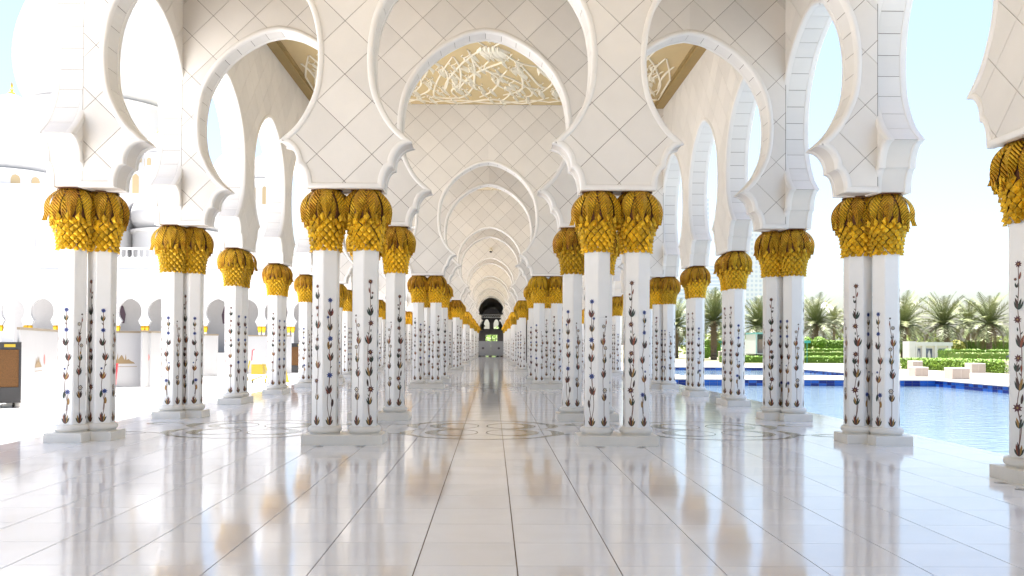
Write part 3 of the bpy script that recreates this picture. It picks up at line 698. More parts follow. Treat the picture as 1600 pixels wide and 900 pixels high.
for cx in (-.92, .92):
    mb = MB(); mb.prism([(cx-.53, 6.42), (cx-.53, 5.7)]+[(cx-.42*cos(radians(a)), 5.7+.62*sin(radians(a))) for a in range(0, 181, 20)]+[(cx+.53, 5.7), (cx+.53, 6.42)], yh1-yh0-.05, yh1-yh0-.002); ob('window_head', mb.mesh('window_head', M_dark), hall)
mb = MB()
for x0 in (-1.1, 0.03):
    mb.box(x0, x0+.05, yh1-yh0+.25, yh1-yh0+.3, 0, 3.3); mb.box(x0+1.02, x0+1.07, yh1-yh0+.25, yh1-yh0+.3, 0, 3.3); mb.box(x0+.05, x0+1.02, yh1-yh0+.25, yh1-yh0+.3, 2.4, 2.46)
ob('door_frame', mb.mesh('door_frame', mdk), hall)
tr = empty('lighting_truss', (0, 121, 0)); tag(tr, 'pale lattice truss spanning the nave before the dark hall', 'truss')
mt = mat('truss_aluminium', (.55, .55, .53), .4, metal=.5); mb = MB()
for z in (5.25, 5.65):
    for y in (-.15, .15): mb.tube([(-1.9, y, z), (1.9, y, z)], .035, 6)
ob('chord', mb.mesh('chord', mt), tr); mb = MB()
for i in range(12): x = -1.9+.3166*i; mb.tube([(x, -.15, 5.25), (x+.158, -.15, 5.65), (x+.3166, -.15, 5.25)], .022, 5)
ob('lacing', mb.mesh('lacing', mt), tr); mb = MB()
for x in (-1.95, 1.95): mb = MB(); mb.tube([(x, 0, 0), (x, 0, 5.7)], .07, 6); ob('upright', mb.mesh('upright', mt), tr)
mp = mat('white_hoarding_board', (.34, .345, .36), .5, var=.05, vscale=1); mfoot = mat('white_plastic_foot', (.78, .77, .75), .5); mprint = mat('beige_print', (.20, .14, .07), .6); mpr2 = mat('red_print', (.45, .12, .10), .6); mtop = mat('beige_top_rail', (.20, .16, .11), .5)
sb = empty('hoarding_screen', (0, 110, 0)); tag(sb, 'pale grey screen with two dark emblems closing the nave at the far end', 'screen')
mb = MB(); mb.box(-1.55, -.006, -.03, .03, .12, 1.94); mb.box(.006, 1.55, -.03, .03, .12, 1.94); ob('board', mb.mesh('board', mp), sb)
M_emb = mat('dark_emblem', (.06, .05, .07), .6)
for x in (-1.0, 1.0):
    mb = MB(); mb.add([(x+.2*(1 if k % 2 else .6)*cos(2*pi*k/12), -.034, 1.05+.18*(1 if k % 2 else .6)*sin(2*pi*k/12)) for k in range(12)], [tuple(range(12))]); ob('emblem', mb.mesh('emblem', M_emb), sb)
for x in (-1.4, -.1, .8, 1.4): mb = MB(); mb.box(x-.18, x+.18, -.3, .3, .001, .12); ob('foot', mb.mesh('foot', mdk), sb)

# ---------------------------------------------------------------- grounds
mb = MB(); mb.box(-1500, 1500, -600, 2500, -1.2, -.55); struct(ob('ground', mb.mesh('ground', M_sand)), 'pale flat ground reaching the horizon', 'ground')
mb = MB(); mb.box(-400, -8.362, -60, 190, -.54, -.015)
ct = ob('courtyard_pavement', mb.mesh('courtyard', M_court)); struct(ct, 'sunlit white marble courtyard left of the arcade', 'pavement')
mb = MB()
for y in (17.3, 22.9, 37.6, 51): mb.box(-90, -8.5, y, y+.07, -.02, -.011)
ob('drain_slot', mb.mesh('drain_slot', M_joint), ct)
PX0, PX1, PY0, PY1 = 7.78, 20.95, -12, 40.6; QX0, QX1, QY0, QY1 = 10.2, 20.9, 45.4, 62
M_coping = mat('white_pool_coping', (.5, .48, .45), .35, var=.05)
deck = MB()
deck.box(PX1, 300, -60, 66, -.5, -.012); deck.box(7.785, PX1, -60, PY0, -.5, -.012); deck.box(7.785, PX1, PY1, QY0, -.5, -.012); deck.box(7.785, QX0, QY0, QY1, -.5, -.012); deck.box(7.785, PX1, QY1, 66, -.5, -.012)
dk = ob('pool_deck', deck.mesh('pool_deck', M_deck)); struct(dk, 'cream stone deck around the reflecting pools', 'pavement')
mb = MB(); mb.box(7.785, PX1+.5, PY1-.02, PY1+.5, -.028, .012); mb.box(PX1-.02, PX1+.5, PY0, PY1-.025, -.028, .012); ob('coping', mb.mesh('coping', M_coping), dk)
mb = MB(); mb.box(QX0, QX1+.3, QY0-.4, QY0+.02, -.028, .03); mb.box(QX0, QX1+.3, QY1-.02, QY1+.3, -.028, .03); mb.box(QX1-.02, QX1+.3, QY0+.025, QY1-.025, -.028, .03); ob('coping', mb.mesh('coping', M_coping), dk)
mb = MB(); mb.box(PX0, PX1, PY0, PY1, -.6, -.30); w1 = ob('pool_water', mb.mesh('pool_water', M_water)); struct(w1, 'rippled pale blue water of the large reflecting pool beside the arcade', 'water')
mb = MB(); mb.box(QX0, QX1, QY0, QY1, -.6, -.20); w2 = ob('pool_water', mb.mesh('pool_water', M_water)); struct(w2, 'water of the smaller second pool beyond the large one', 'water')
def band(mbs, p0, p1, z0, z1, size=.36):   # blue glass tiles lining the pool wall, facing the water
    d = Vector(p1)-Vector(p0); n = max(1, int(d.length/size)); d = d/n; nrm = Vector((d.y, -d.x)).normalized()
    for i in range(n):
        for j in range(2):
            a = Vector(p0)+d*i; b = a+d*.97; zz0 = z0+(z1-z0)*j/2; zz1 = z0+(z1-z0)*(j+.95)/2; q = nrm*.012
            mbs[0 if random.random() < .45 else 1].add([(a.x+q.x, a.y+q.y, zz0), (b.x+q.x, b.y+q.y, zz0), (b.x+q.x, b.y+q.y, zz1), (a.x+q.x, a.y+q.y, zz1)], [(0, 1, 2, 3)])
ms = [MB(), MB()]
band(ms, (PX0, PY1), (PX1, PY1), -.30, -.03); band(ms, (PX1, PY1), (PX1, PY0), -.30, -.03); band(ms, (QX0, QY1), (QX1, QY1), -.20, -.03); band(ms, (QX1, QY1), (QX1, QY0), -.20, -.03)
tag(ob('wall_tiles', ms[0].mesh('wall_tiles', M_blue1), dk), 'dark blue glass tiles of the pool rim', kind='stuff'); tag(ob('wall_tiles', ms[1].mesh('wall_tiles', M_blue2), dk), 'lighter blue glass tiles of the pool rim', kind='stuff')
mb = MB(); mb.box(-8.3, 300, 66, 900, -.5, -.02); mb.v = [(max(x, 8.2), y, z) for x, y, z in mb.v]
struct(ob('garden_lawn', mb.mesh('lawn', M_lawn)), 'green planted ground of the garden beyond the pools', 'ground')
mb = MB(); mb.box(8.3, 200, 66.1, 76, -.1, -.006); struct(ob('garden_path', mb.mesh('path', M_deck)), 'cream path between the pools and the hedges', 'path')

# ---------------------------------------------------------------- garden
M_hedge = mat('hedge_leaves', (.14, .25, .012), .6, var=.25, vscale=.9); M_hedge2 = mat('yellow_hedge_leaves', (.22, .22, .015), .6, var=.5, vscale=2); M_twig = mat('hedge_core', (.07, .14, .01), .9); M_hedge3 = mat('olive_hedge_leaves', (.15, .19, .02), .6, var=.5, vscale=1.5)
def leaves_on(mb, pts, size, mi=0):
    for p, n in pts:
        n = (Vector(n)+Vector((random.uniform(-.6, .6), random.uniform(-.6, .6), random.uniform(-.6, .6)))).normalized(); u = n.orthogonal().normalized(); u = Matrix.Rotation(random.uniform(0, 6.28), 3, n) @ u; w = n.cross(u); s = size*random.uniform(.6, 1.3)
        p = Vector(p); mb.add([p-u*s, p+w*s*.45, p+u*s, p-w*s*.45], [(0, 1, 2, 3)], mi)
def hedge(x0, x1, y0, y1, h, lab, grp='clipped hedges beyond the pools', mt=None, dens=60, rz=0):
    r = empty('hedge', ((x0+x1)/2, (y0+y1)/2, 0), rz); tag(r, lab, 'hedge', grp); a, b = (x1-x0)/2, (y1-y0)/2
    mb = MB(); mb.box(-a+.08, a-.08, -b+.08, b-.08, -.02, h-.08); ob('branches', mb.mesh('branches', M_twig), r)
    pts = []; nf = int(2*a*h*dens)
    for _ in range(nf): pts.append(((random.uniform(-a, a), -b+random.uniform(-.04, .07), random.uniform(0, h)), (0, -1, .3)))
    for _ in range(int(2*a*2*b*dens*.8)): pts.append(((random.uniform(-a, a), random.uniform(-b, b), h+random.uniform(-.06, .05)), (0, 0, 1)))
    for _ in range(int(2*b*h*dens*.8)):
        pts.append(((-a, random.uniform(-b, b), random.uniform(0, h)), (-1, 0, .2)))
    mb = MB(); leaves_on(mb, pts, .09); tag(ob('foliage', mb.mesh('foliage', mt or M_hedge), r), kind='stuff'); return r
hedge(24.9, 38.3, 53.0, 56.2, .72, 'long bright green hedge behind the stone blocks on the right', dens=170, rz=radians(-80))
hedge(38.8, 52, 71, 73.5, 1.06, 'brownish dark green hedge behind the right end of the long hedge', mt=M_hedge3, dens=30)
hedge(42.5, 56, 80, 82.5, 1.3, 'thin green hedge above the brownish hedge on the right', dens=22)
hedge(52.2, 54.6, 95, 97, 2.2, 'box clipped shrub left of the tall palm trunk on the right', 'box clipped shrubs under the palms', M_hedge3, 50)
hedge(55.4, 58, 95.5, 97, 2.2, 'box clipped shrub right of the tall palm trunk on the right', 'box clipped shrubs under the palms', M_hedge3, 50)
hedge(21.5, 33.6, 80, 82, .60, 'lowest of the three stepped hedges behind the truck', dens=30)
hedge(28, 36, 86, 88, .98, 'middle of the three stepped hedges behind the truck', mt=M_hedge3, dens=26)
hedge(31.5, 38.6, 92, 94, 1.26, 'topmost of the three stepped hedges behind the truck', dens=26)
hedge(36.9, 39, 95.2, 97, 2.15, 'box clipped shrub beside the round bushes at the pool end', 'box clipped shrubs under the palms', None, 45)
for i, x in enumerate((28.3, 29.45)): hedge(x, x+1.1, 115, 117, 2.3, 'tall box clipped shrub %s under the big leaning palm' % ('at left' if i == 0 else 'at right'), 'box clipped shrubs under the palms', None, 40)
hedge(33.6, 36.5, 114, 116, 2.4, 'tall dark box clipped shrub just left of the truck', 'box clipped shrubs under the palms', None, 40)
hedge(24.0, 26.2, 104, 106, 1.3, 'small dark hedge under the leftmost palm of the garden', dens=40)
def bush(x, y, r_, z, lab, mt):
    r = empty('round_bush', (x, y, 0)); tag(r, lab, 'bush', 'round clipped bushes in the garden')
    mb = MB(); mb.lathe([(r_*.85*cos(radians(a)), z+r_*.85*sin(radians(a))) for a in range(-80, 81, 16)], 14); mb.tube([(0, 0, 0), (0, 0, z)], .07, 6); ob('branches', mb.mesh('branches', M_twig), r)
    pts = []
    for _ in range(900): v = Vector((random.gauss(0, 1), random.gauss(0, 1), random.gauss(0, 1))).normalized(); rr = r_*random.uniform(.9, 1.06); pts.append((v*rr+Vector((0, 0, z)), v))
    mb = MB(); leaves_on(mb, pts, .11); tag(ob('foliage', mb.mesh('foliage', mt), r), kind='stuff')
bush(47.4, 88, .72, 1.5, 'round yellow green bush right of the white kiosk', M_hedge2); bush(42.2, 90, .7, 1.55, 'round green bush left of the white kiosk', M_hedge)
bush(34.9, 96, .72, 1.85, 'darker round bush at left of the clipped group by the sign', M_hedge); bush(36.0, 95, .72, 1.85, 'lighter round bush in the clipped group by the sign', M_hedge)
bush(35.0, 108, .9, 1.9, 'pale green bush rising behind the truck', M_hedge2)
M_bark = mat('palm_bark', (.22, .16, .11), .9, var=.4, vscale=4, bump=.5, bscale=8); M_frond = mat('palm_frond', (.10, .15, .045), .5, var=.45, vscale=.8, objvar=.35, col2=(.20, .20, .085)); M_dry = mat('dry_palm_frond', (.20, .14, .07), .7, var=.3, objvar=.3)
def frond_mesh(L, droop, mt, n=19):
    mb = MB(); P = []
    for k in range(13):
        t = k/12; P.append(Vector((L*t*(1-.22*droop*t), 0, L*(.10*t-.42*droop*t*t))))
    mb.tube(P, lambda t: .035*(1-t*.8), 4)
    for k in range(1, n*2):
        t = .08+.92*k/(n*2); i = min(int(t*12), 11); f = t*12-i; p = P[i].lerp(P[i+1], f); d = (P[i+1]-P[i]).normalized()
        ll = L*.20*sin(pi*min(1, .18+.80*t))**.7*random.uniform(.85, 1.1); s = 1 if k % 2 else -1
        q = p+d*ll*.62+Vector((0, s*ll*.72, ll*random.uniform(.0, .28)-.1*ll*droop)); w = d*.042
        mb.add([p-w, p+w, q+w*.2, q-w*.2], [(0, 1, 2, 3)])
    return mb.mesh('frond', mt)
ME_FR = [frond_mesh(2.9, d, M_frond) for d in (.6, 1.0, 1.45)]; ME_FRD = frond_mesh(2.4, 1.35, M_dry)
def palm(x, y, hz, sc, lab, nf=54, lean=0):
    sc *= 1.33; hz -= .35
    r = empty('date_palm', (x, y, -.02)); tag(r, lab, 'palm tree', 'date palms in the garden beyond the pools')
    mb = MB(); n = 22
    pr = [((.21-.04*k/n)*(1.12 if k % 2 else .92)*sc+(.12*sc if k > n-4 else 0), hz*k/n) for k in range(n+1)]
    mb.lathe(pr, 10); mb.v = [(vx+lean*(vz/hz)**2, vy, vz) for vx, vy, vz in mb.v]; ob('trunk', mb.mesh('trunk', M_bark), r)
    for i in range(nf):
        az = i*2.39996+random.uniform(-.2, .2); t = (i+.5)/nf; el = radians(82-108*t+random.uniform(-7, 7))
        dry = t > .88; me = ME_FRD if dry else ME_FR[min(2, int(t*3))]
        o = ob('frond', me, r, (lean, 0, hz-.05)); o.rotation_euler = (random.uniform(-.3, .3), -el, az); k = sc*random.uniform(.85, 1.08); o.scale = (k, k, k)
PL = [(49.7, 95, 4.3, 1.12, 'tall full date palm standing behind the white kiosk'), (53.0, 92, 4.3, 1.1, 'date palm with wide crown at the right end of the garden'), (42.9, 90, 4.1, 1.08, 'date palm partly behind the right hand column trio, left of the kiosk'),
 (46.6, 112, 4.9, .8, 'small farther palm between the kiosk palms'), (61.7, 112, 4.9, .95, 'thin farther palm with a bare trunk between the two wide palms'), (37.5, 100, 4.4, 1.12, 'date palm behind the clipped round bushes'),
 (51.4, 130, 5.4, .8, 'small distant palm right of the white domed building'), (30.1, 98, 4.1, 1.1, 'date palm above the truck'), (24.4, 95, 4.6, 1.25, 'big bushy date palm between the first columns of the pool side'), (22.4, 105, 4.2, 1.0, 'narrow pale palm farthest left in the garden'),
 (66, 104, 4.6, 1.0, 'date palm at the right, mostly behind the near column'), (56.3, 118, 5.0, .9, 'date palm crown rising between the kiosk palm and the thin palm')]
for a in PL: palm(*a)
mb = MB(); pts = []
for i in range(2500): x = random.uniform(-9, 9); pts.append(((x, 182+random.uniform(-1, 3), random.uniform(0, 4.2+sin(x*1.3))), (0, -1, .6)))
leaves_on(mb, pts, .3); tag(ob('shrubbery', mb.mesh('shrubbery', M_hedge)), 'green shrubs seen through the doorway at the end of the nave', 'shrubs', kind='stuff')
# low tree belt far behind
mb = MB(); pts = []
for i in range(9000):
    x = random.uniform(30, 220); y = 150+random.uniform(-4, 10); hh = 3.2+1.3*sin(x*.21)+.9*sin(x*.57+2)
    pts.append(((x, y, random.uniform(0, max(.8, hh))), (0, -1, .6)))
leaves_on(mb, pts, .42); tag(ob('tree_belt', mb.mesh('tree_belt', M_hedge3)), 'low belt of trees and shrubs far behind the palms', 'trees', kind='stuff')
# kiosk
M_wp = mat('white_painted_wall', (.72, .70, .68), .6, var=.03); M_pic = mat('grey_blue_print', (.22, .25, .36), .5, var=.8, vscale=3); 
r = empty('kiosk', (41.1, 85, 0)); tag(r, 'low white kiosk with three picture panels behind the hedge', 'kiosk')
mb = MB(); mb.box(0, .62, 0, 1.4, 0, 2.06); ob('end_block', mb.mesh('end_block', M_wp), r); mb = MB(); mb.box(.622, 4.25, -.06, 1.4, 1.62, 1.98); ob('roof', mb.mesh('roof', M_wp), r)
mb = MB(); mb.box(.622, 4.15, .2, 1.35, 0, 1.618); ob('wall', mb.mesh('wall', M_wp), r)
for a, b in ((.64, .78), (1.25, 1.62), (2.5, 2.72), (3.85, 4.12)): mb = MB(); mb.box(a, b, -.03, .198, 0, 1.617); ob('pier', mb.mesh('pier', M_wp), r)
for a, b in ((.85, 1.16), (1.72, 2.32), (2.95, 3.62)):
    mb = MB(); mb.box(a, b, .15, .198, .35, 1.35); q = ob('picture_panel', mb.mesh('picture_panel', M_pic), r); mb = MB(); mb.prism([(a+(b-a)*u, .36+.9*v) for u, v in ((.3, 0), (.25, .5), (.4, .75), (.5, .95), (.62, .75), (.72, .4), (.75, 0))], .135, .148); ob('figure_print', mb.mesh('figure_print', M_wp), q)
# stone blocks
M_blk = mat('pink_grey_stone_block', (.52, .46, .42), .7, var=.1, vscale=6); M_spk = mat('perforated_grille', (.44, .38, .34), .8, var=.2, vscale=60)
for x0, x1, y, h, lab in ((28.1, 28.75, 57.9, .62, 'farther of the two overlapping stone blocks at left'), (22.4, 23.1, 45.9, .50, 'nearer of the two overlapping stone blocks at left, by the pool edge'), (22.5, 23.35, 42.4, .56, 'low stone block alone in the middle near the pool edge'), (29.2, 30.05, 52.8, .58, 'stone block before the long hedge with a dark spot')):
    r = empty('stone_block', ((x0+x1)/2, y, -.012)); tag(r, lab, 'stone block', 'low stone speaker blocks by the pools'); w = (x1-x0)/2
    mb = bevel_box(2*w, .8, 0, h, .02); ob('block', mb.mesh('block', M_blk), r)
    for s in (-1, 1):
        mb = MB(); mb.box(s*w/2-w*.42, s*w/2+w*.42, -.415, -.402, .07, h-.08); ob('grille', mb.mesh('grille', M_spk), r)
r = empty('lamp_bollard', (30.9, 51.2, -.012)); tag(r, 'square white bollard with a dark lantern cap at the hedge end', 'bollard light')
mb = bevel_box(.56, .56, 0, .68, .02); ob('post', mb.mesh('post', M_wp), r); mb = MB(); mb.box(-.31, .31, -.31, .31, .66, .74); ob('rim', mb.mesh('rim', M_blk), r)
mb = MB(); mb.lathe([(.30, .98), (.28, 1.04), (.1, 1.10)], 4, rot=pi/4); [mb.tube([(a, b, .74), (a, b, .98)], .02, 4) for a in (-.18, .18) for b in (-.18, .18)]; ob('lantern_cap', mb.mesh('lantern_cap', mdk), r)
# planters/steps beyond first pool at left
for i, (x, y) in enumerate(((24.0, 98), (26.3, 98))):
    r = bevel_box(.9, .8, 0, .9, .03).mesh('planter_block', M_blk); tag(ob('planter_block', r, None, (x+2.2, y, 0)), 'pale square planter block %s below the big bushy palm' % ('at left' if i == 0 else 'at right'), 'stone block')
# signs
M_grn = mat('teal_sign_paint', (.02, .30, .26), .4)
for x, y, z, w, lab in ((29.2, 80, 1.94, .62, 'small teal street sign on a pole in front of the stepped hedges'), (29.1, 110, 2.02, .7, 'small teal sign on a pole beside the clipped hedge')):
    r = empty('street_sign', (x, y, 0)); tag(r, lab, 'sign', 'teal signs on poles'); mb = MB(); mb.tube([(0, 0, 0), (0, 0, z+.15)], .03, 6); ob('pole', mb.mesh('pole', M_grn), r)
    mb = MB(); mb.box(-w/2, w/2, -.06, -.032, z-.12, z+.12); ob('sign_plate', mb.mesh('sign_plate', M_grn), r)
# truck seen from behind
r = empty('box_truck', (27.0, 85, -.01)); tag(r, 'small pale box truck seen from behind with its rear open', 'truck'); mt_ = mat('truck_panel', (.62, .66, .66), .4); mi_ = mat('truck_inside', (.30, .23, .20), .8); mtl = mat('teal_trim', (.16, .42, .42), .4)
mb = MB(); mb.box(-.95, -.88, 0, 3.6, .75, 2.7); mb.box(.88, .95, 0, 3.6, .75, 2.7); mb.box(-.88, .88, 3.5, 3.6, .75, 2.7); mb.box(-.88, .88, 0.02, 3.498, .75, .82); ob('body', mb.mesh('body', mt_), r)
mb = MB(); mb.box(-.98, .98, -.03, 3.62, 2.702, 2.86); mb.box(-.99, -.952, -.02, .1, .75, 2.7); ob('roof', mb.mesh('roof', mtl), r); mb = MB(); mb.box(-.6, .1, .6, 1.6, .822, 2.2); ob('cargo', mb.mesh('cargo', mi_), r)
mb = MB(); mb.box(-.9, .9, 3.7, 5.2, .6, 2.2); ob('cab', mb.mesh('cab', mt_), r); mb = MB(); mb.box(-.9, .9, -.08, -.01, .5, .7); ob('bumper', mb.mesh('bumper', mdk), r)
for x in (-.75, .75):
    for y in (.9, 4.3):
        mb = MB(); mb.lathe([(.2, -.12), (.38, -.12), (.4, -.08), (.4, .08), (.38, .12), (.2, .12)], 18); q = ob('wheel', mb.mesh('wheel', mdk, 40), r, (x, y, .4)); q.rotation_euler = (0, pi/2, 0)
        mb = MB(); mb.lathe([(.19, -.10), (.05, -.13)], 12); mb.lathe([(.19, .10), (.05, .13)], 12); ob('rim', mb.mesh('rim', mt), q)
# distant towers and domed building
M_tow = mat('hazy_tower', (.74, .78, .82), .5); M_tow2 = mat('hazy_tower_window', (.56, .64, .74), .4)  # distance haze put into these pale wall and window colours
def tower(x0, x1, y, z, nf, ncx, lab, horizontal):
    r = empty('office_tower', ((x0+x1)/2, y, 0)); tag(r, lab, 'tower', 'pale towers far beyond the garden'); w = (x1-x0)/2
    mb = MB(); mb.box(-w, w, 0, 2*w, -.5, z); ob('wall', mb.mesh('wall', M_tow), r); mb = MB(); fh = z/nf
    for i in range(nf):
        if horizontal: mb.box(-w+.6, w-.6, -.3, -.05, fh*i+fh*.35, fh*(i+1)-fh*.1)
        else:
            for j in range(ncx): a = -w+2*w*(j+.25)/ncx; mb.box(a, a+w/ncx, -.3, -.05, fh*i+fh*.3, fh*(i+1)-fh*.2)
    tag(ob('windows', mb.mesh('windows', M_tow2), r), kind='stuff')
tower(172, 192, 700, 66, 22, 1, 'hazy blue office tower with window bands between the first pool side columns', True); tower(175, 190, 600, 95, 30, 5, 'hazy tall tower with window columns right of the banded tower', False); tower(130, 145, 650, 44, 14, 1, 'lower hazy tower left of the banded tower', True); tower(150, 160, 640, 110, 34, 3, 'slender hazy tower between the banded ones', False)
def onion(mb, cx, cy, zb, R, zt, n=36, mi=0, neck=.80):
    H = zt-zb; P = [(neck, 0), (.90, .07), (.97, .16), (1.0, .28), (.985, .40), (.93, .52), (.84, .63), (.70, .74), (.52, .84), (.32, .915), (.14, .965), (.04, .99), (.001, 1.0)]
    P = catmull(P, 3); mb.lathe([(max(r, .001)*R, zb+h*H) for r, h in P], n, cx, cy, mi)
M_gf = mat('gold_finial', (.80, .50, .06), .3, metal=.7); M_lat = mat('gold_lattice', (.42, .32, .18), .5, metal=.2)
def domed(name, x, y, zw, Rd, zb, R, zt, lab, nwin=12, win=None, finial=3., body=None):
    r = empty(name, (x, y, 0)); tag(r, lab, 'dome', 'white mosque domes beyond the courtyard')
    if body: mb = MB(); mb.box(-body, body, -body, body, 0, zw); ob('base_block', mb.mesh('base_block', M_white), r)
    mb = MB(); mb.lathe([(Rd, 0 if not body else zw+.01), (Rd, zb-.6), (Rd*1.04, zb-.5), (Rd*1.06, zb-.05), (R*.82, zb)], 40); ob('drum', mb.mesh('drum', M_white, 40), r)
    mb = MB(); onion(mb, 0, 0, zb+.01, R, zt); ob('dome', mb.mesh('dome', M_white, 60), r)
    mb = MB(); f = finial; mb.lathe([(.16*f, zt-.05*f), (.2*f, zt+.02*f), (.05*f, zt+.1*f), (.11*f, zt+.22*f), (.03*f, zt+.32*f), (.07*f, zt+.42*f), (.01*f, zt+.7*f)], 12); ob('finial', mb.mesh('finial', M_gf, 40), r)
    if win:
        ww, wz0, wz1 = win
        prf = [(-ww, wz0), (ww, wz0), (ww, wz1-ww), (ww*.7, wz1-ww*.3), (0, wz1), (-ww*.7, wz1-ww*.3), (-ww, wz1-ww)]
        for j in range(nwin):
            a = 2*pi*(j+.5)/nwin; mb = MB(); mb.prism(prf, -(Rd+.06)*1.0, -(Rd-.5)); q = ob('drum_window', mb.mesh('drum_window', M_lat), r, None, a)
    return r
domed('mosque_dome', -89.5, 200, 38, 15.2, 54, 18.2, 91, 'huge white onion dome rising behind the left columns', 24, (.8, 41, 47), 6.)
domed('mosque_dome', -90.3, 164, 28.4, 8.6, 32.6, 9.0, 48.2, 'smaller white dome with a gold tip at the left edge', 16, (.75, 29.0, 31.6), 3.2)
domed('mosque_dome', -68.2, 178, 20, 2.5, 39.8, 2.6, 44.3, 'small white turret dome with gold finial seen through the first side arch', 8, (.5, 37.2, 38.8), 1.6)
domed('mosque_dome', -59.5, 165, 17, 7.8, 22.3, 8.2, 31.6, 'low broad white dome above the far arcade balustrade', 18, None, 1.5)
domed('mosque_dome', -52.8, 176, 17, 3.4, 33.2, 3.6, 40.3, 'small white dome against blue sky in the second side arch', 10, (.5, 29.5, 32), 1.6)
domed('mosque_dome', -45.3, 172, 17, 2.8, 33.6, 3.0, 38.6, 'small white dome with tall drum windows in the third side arch', 8, (.45, 28.5, 32), 1.4)
domed('mosque_dome', 115.4, 300, 7.6, 3.6, 8.2, 4.1, 16.6, 'small hazy white dome behind the palms at the right', 8, None, 1.2, 3.5)
r = empty('garden_building', (117.5, 302, 0)); tag(r, 'low white building beside the small hazy dome at the right', 'building')
mb = MB(); mb.box(-6.5, 5.5, -.1, 8, 0, 7.5); ob('wall', mb.mesh('wall', M_white), r); mb = MB(); mb.box(-6.8, 5.8, -.4, 8.3, 7.501, 7.9); ob('parapet', mb.mesh('parapet', M_white), r)
r = empty('prayer_hall', (-108, 152, 0)); tag(r, 'massive plain white prayer hall wall left of the courtyard', 'building')
mb = MB(); mb.box(-60, 41, 0, 60, 0, 28.3); ob('wall', mb.mesh('wall', M_white), r); mb = MB(); mb.box(-60.4, 41.4, -.4, 60.4, 28.31, 29); ob('parapet', mb.mesh('parapet', M_white), r)
for x in (28.6, 12, -6): mb = MB(); mb.box(x, x+.22, -.06, -.003, 7, 21.7); ob('wall_groove', mb.mesh('wall_groove', M_shade), r)
r = empty('mosque_turret', (-70.5, 176, 0)); tag(r, 'white turret with tall gold latticed window behind the far arcade', 'turret'); mb = MB(); mb.box(-2.5, 3.4, 0, 5, 0, 36.4); ob('wall', mb.mesh('wall', M_white), r)
for x, a, b in ((-1.4, 31.6, 35.6), (-1.4, 37.0, 38.0)):
    if b < 36.4: mb = MB(); mb.prism([(x-.65, a), (x+.65, a), (x+.65, b-.6), (x, b), (x-.65, b-.6)], -.08, -.004); ob('lattice_window', mb.mesh('lattice_window', M_lat), r)
# far arcade across the courtyard
r = empty('far_arcade', (0, 131, 0)); tag(r, 'white arcade with keyhole arches and balustrade across the courtyard', 'building')
XA0 = -56.3-4.36*4; NA = 14
P0 = pier_poly(-S/2, 1, S/2, 1, 11.2, HALF_LO)
mb = MB(); mb.prism(P0, 0, .6); me_pp = mb.mesh('arch_pier', M_white)
mb = MB(); mb.box(-.5, .5, -.15, .75, 0, .3); mb.tube([(-.3, .3, .3), (-.3, .3, 3.2)], .2, 6); mb.tube([(.3, .3, .3), (.3, .3, 3.2)], .2, 6); me_fc = mb.mesh('column_pair', M_white)
mb = MB(); mb.lathe([(.2, 3.12), (.27, 3.4), (.36, 3.7), (.33, 3.95), (.24, 4.06)], 9, -.31, .3); mb.lathe([(.2, 3.12), (.27, 3.4), (.36, 3.7), (.33, 3.95), (.24, 4.06)], 9, .31, .3); me_cc = mb.mesh('gilded_capital', M_gold)
for i in range(NA):
    x = XA0+S*i
    ob('arch_pier', me_pp, r, (x, 0, 0)); ob('column_pair', me_fc, r, (x, 0, 0)); ob('gilded_capital', me_cc, r, (x, 0, 0))
    if i % 3 == 0: ob('column_pair', me_fc, r, (x+1, 6, 0)); ob('gilded_capital', me_cc, r, (x+1, 6, 0))
X0_, X1_ = XA0-S/2, XA0+S*(NA-.5)
mb = MB(); mb.box(X0_, X1_, 0, .6, 11.201, 12.1); mb.box(X0_, X1_, 0, 9, 12.101, 12.5); ob('frieze', mb.mesh('frieze', M_white), r)
mb = MB(); mb.box(X0_, X1_, .25, 8.9, 12.501, 14.3); ob('upper_wall', mb.mesh('upper_wall', M_white), r)
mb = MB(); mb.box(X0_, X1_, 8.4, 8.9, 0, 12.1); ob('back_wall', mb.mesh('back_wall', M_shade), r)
for i in range(NA):
    if i % 2: mb = MB(); x = XA0+S*(i+.3); mb.prism([(x-.9, 4.6), (x+.9, 4.6), (x+1.1, 6), (x+.7, 7.3), (x, 7.8), (x-.7, 7.3), (x-1.1, 6)], 8.3, 8.398); ob('dark_window', mb.mesh('dark_window', mat('dark_window_glass', (.06, .03, .05), .2) if i == 1 else bpy.data.materials['dark_window_glass']), r)
mb = MB(); mb.box(-.22, .22, .0, .25, 14.301, 14.5); mb.box(-.08, .08, .06, .2, 14.5, 15.5); mb.box(-.45, .45, .02, .24, 15.5, 15.8)
mb.prism([(-.45, 14.31), (-.3, 14.31), (-.18, 14.02), (0, 13.6), (-.45, 14.0)], -.05, -.002); me_bal = mb.mesh('baluster', M_white)
for i in range(int((X1_-X0_)/.9)): ob('baluster', me_bal, r, (X0_+.45+.9*i, 0, 0))

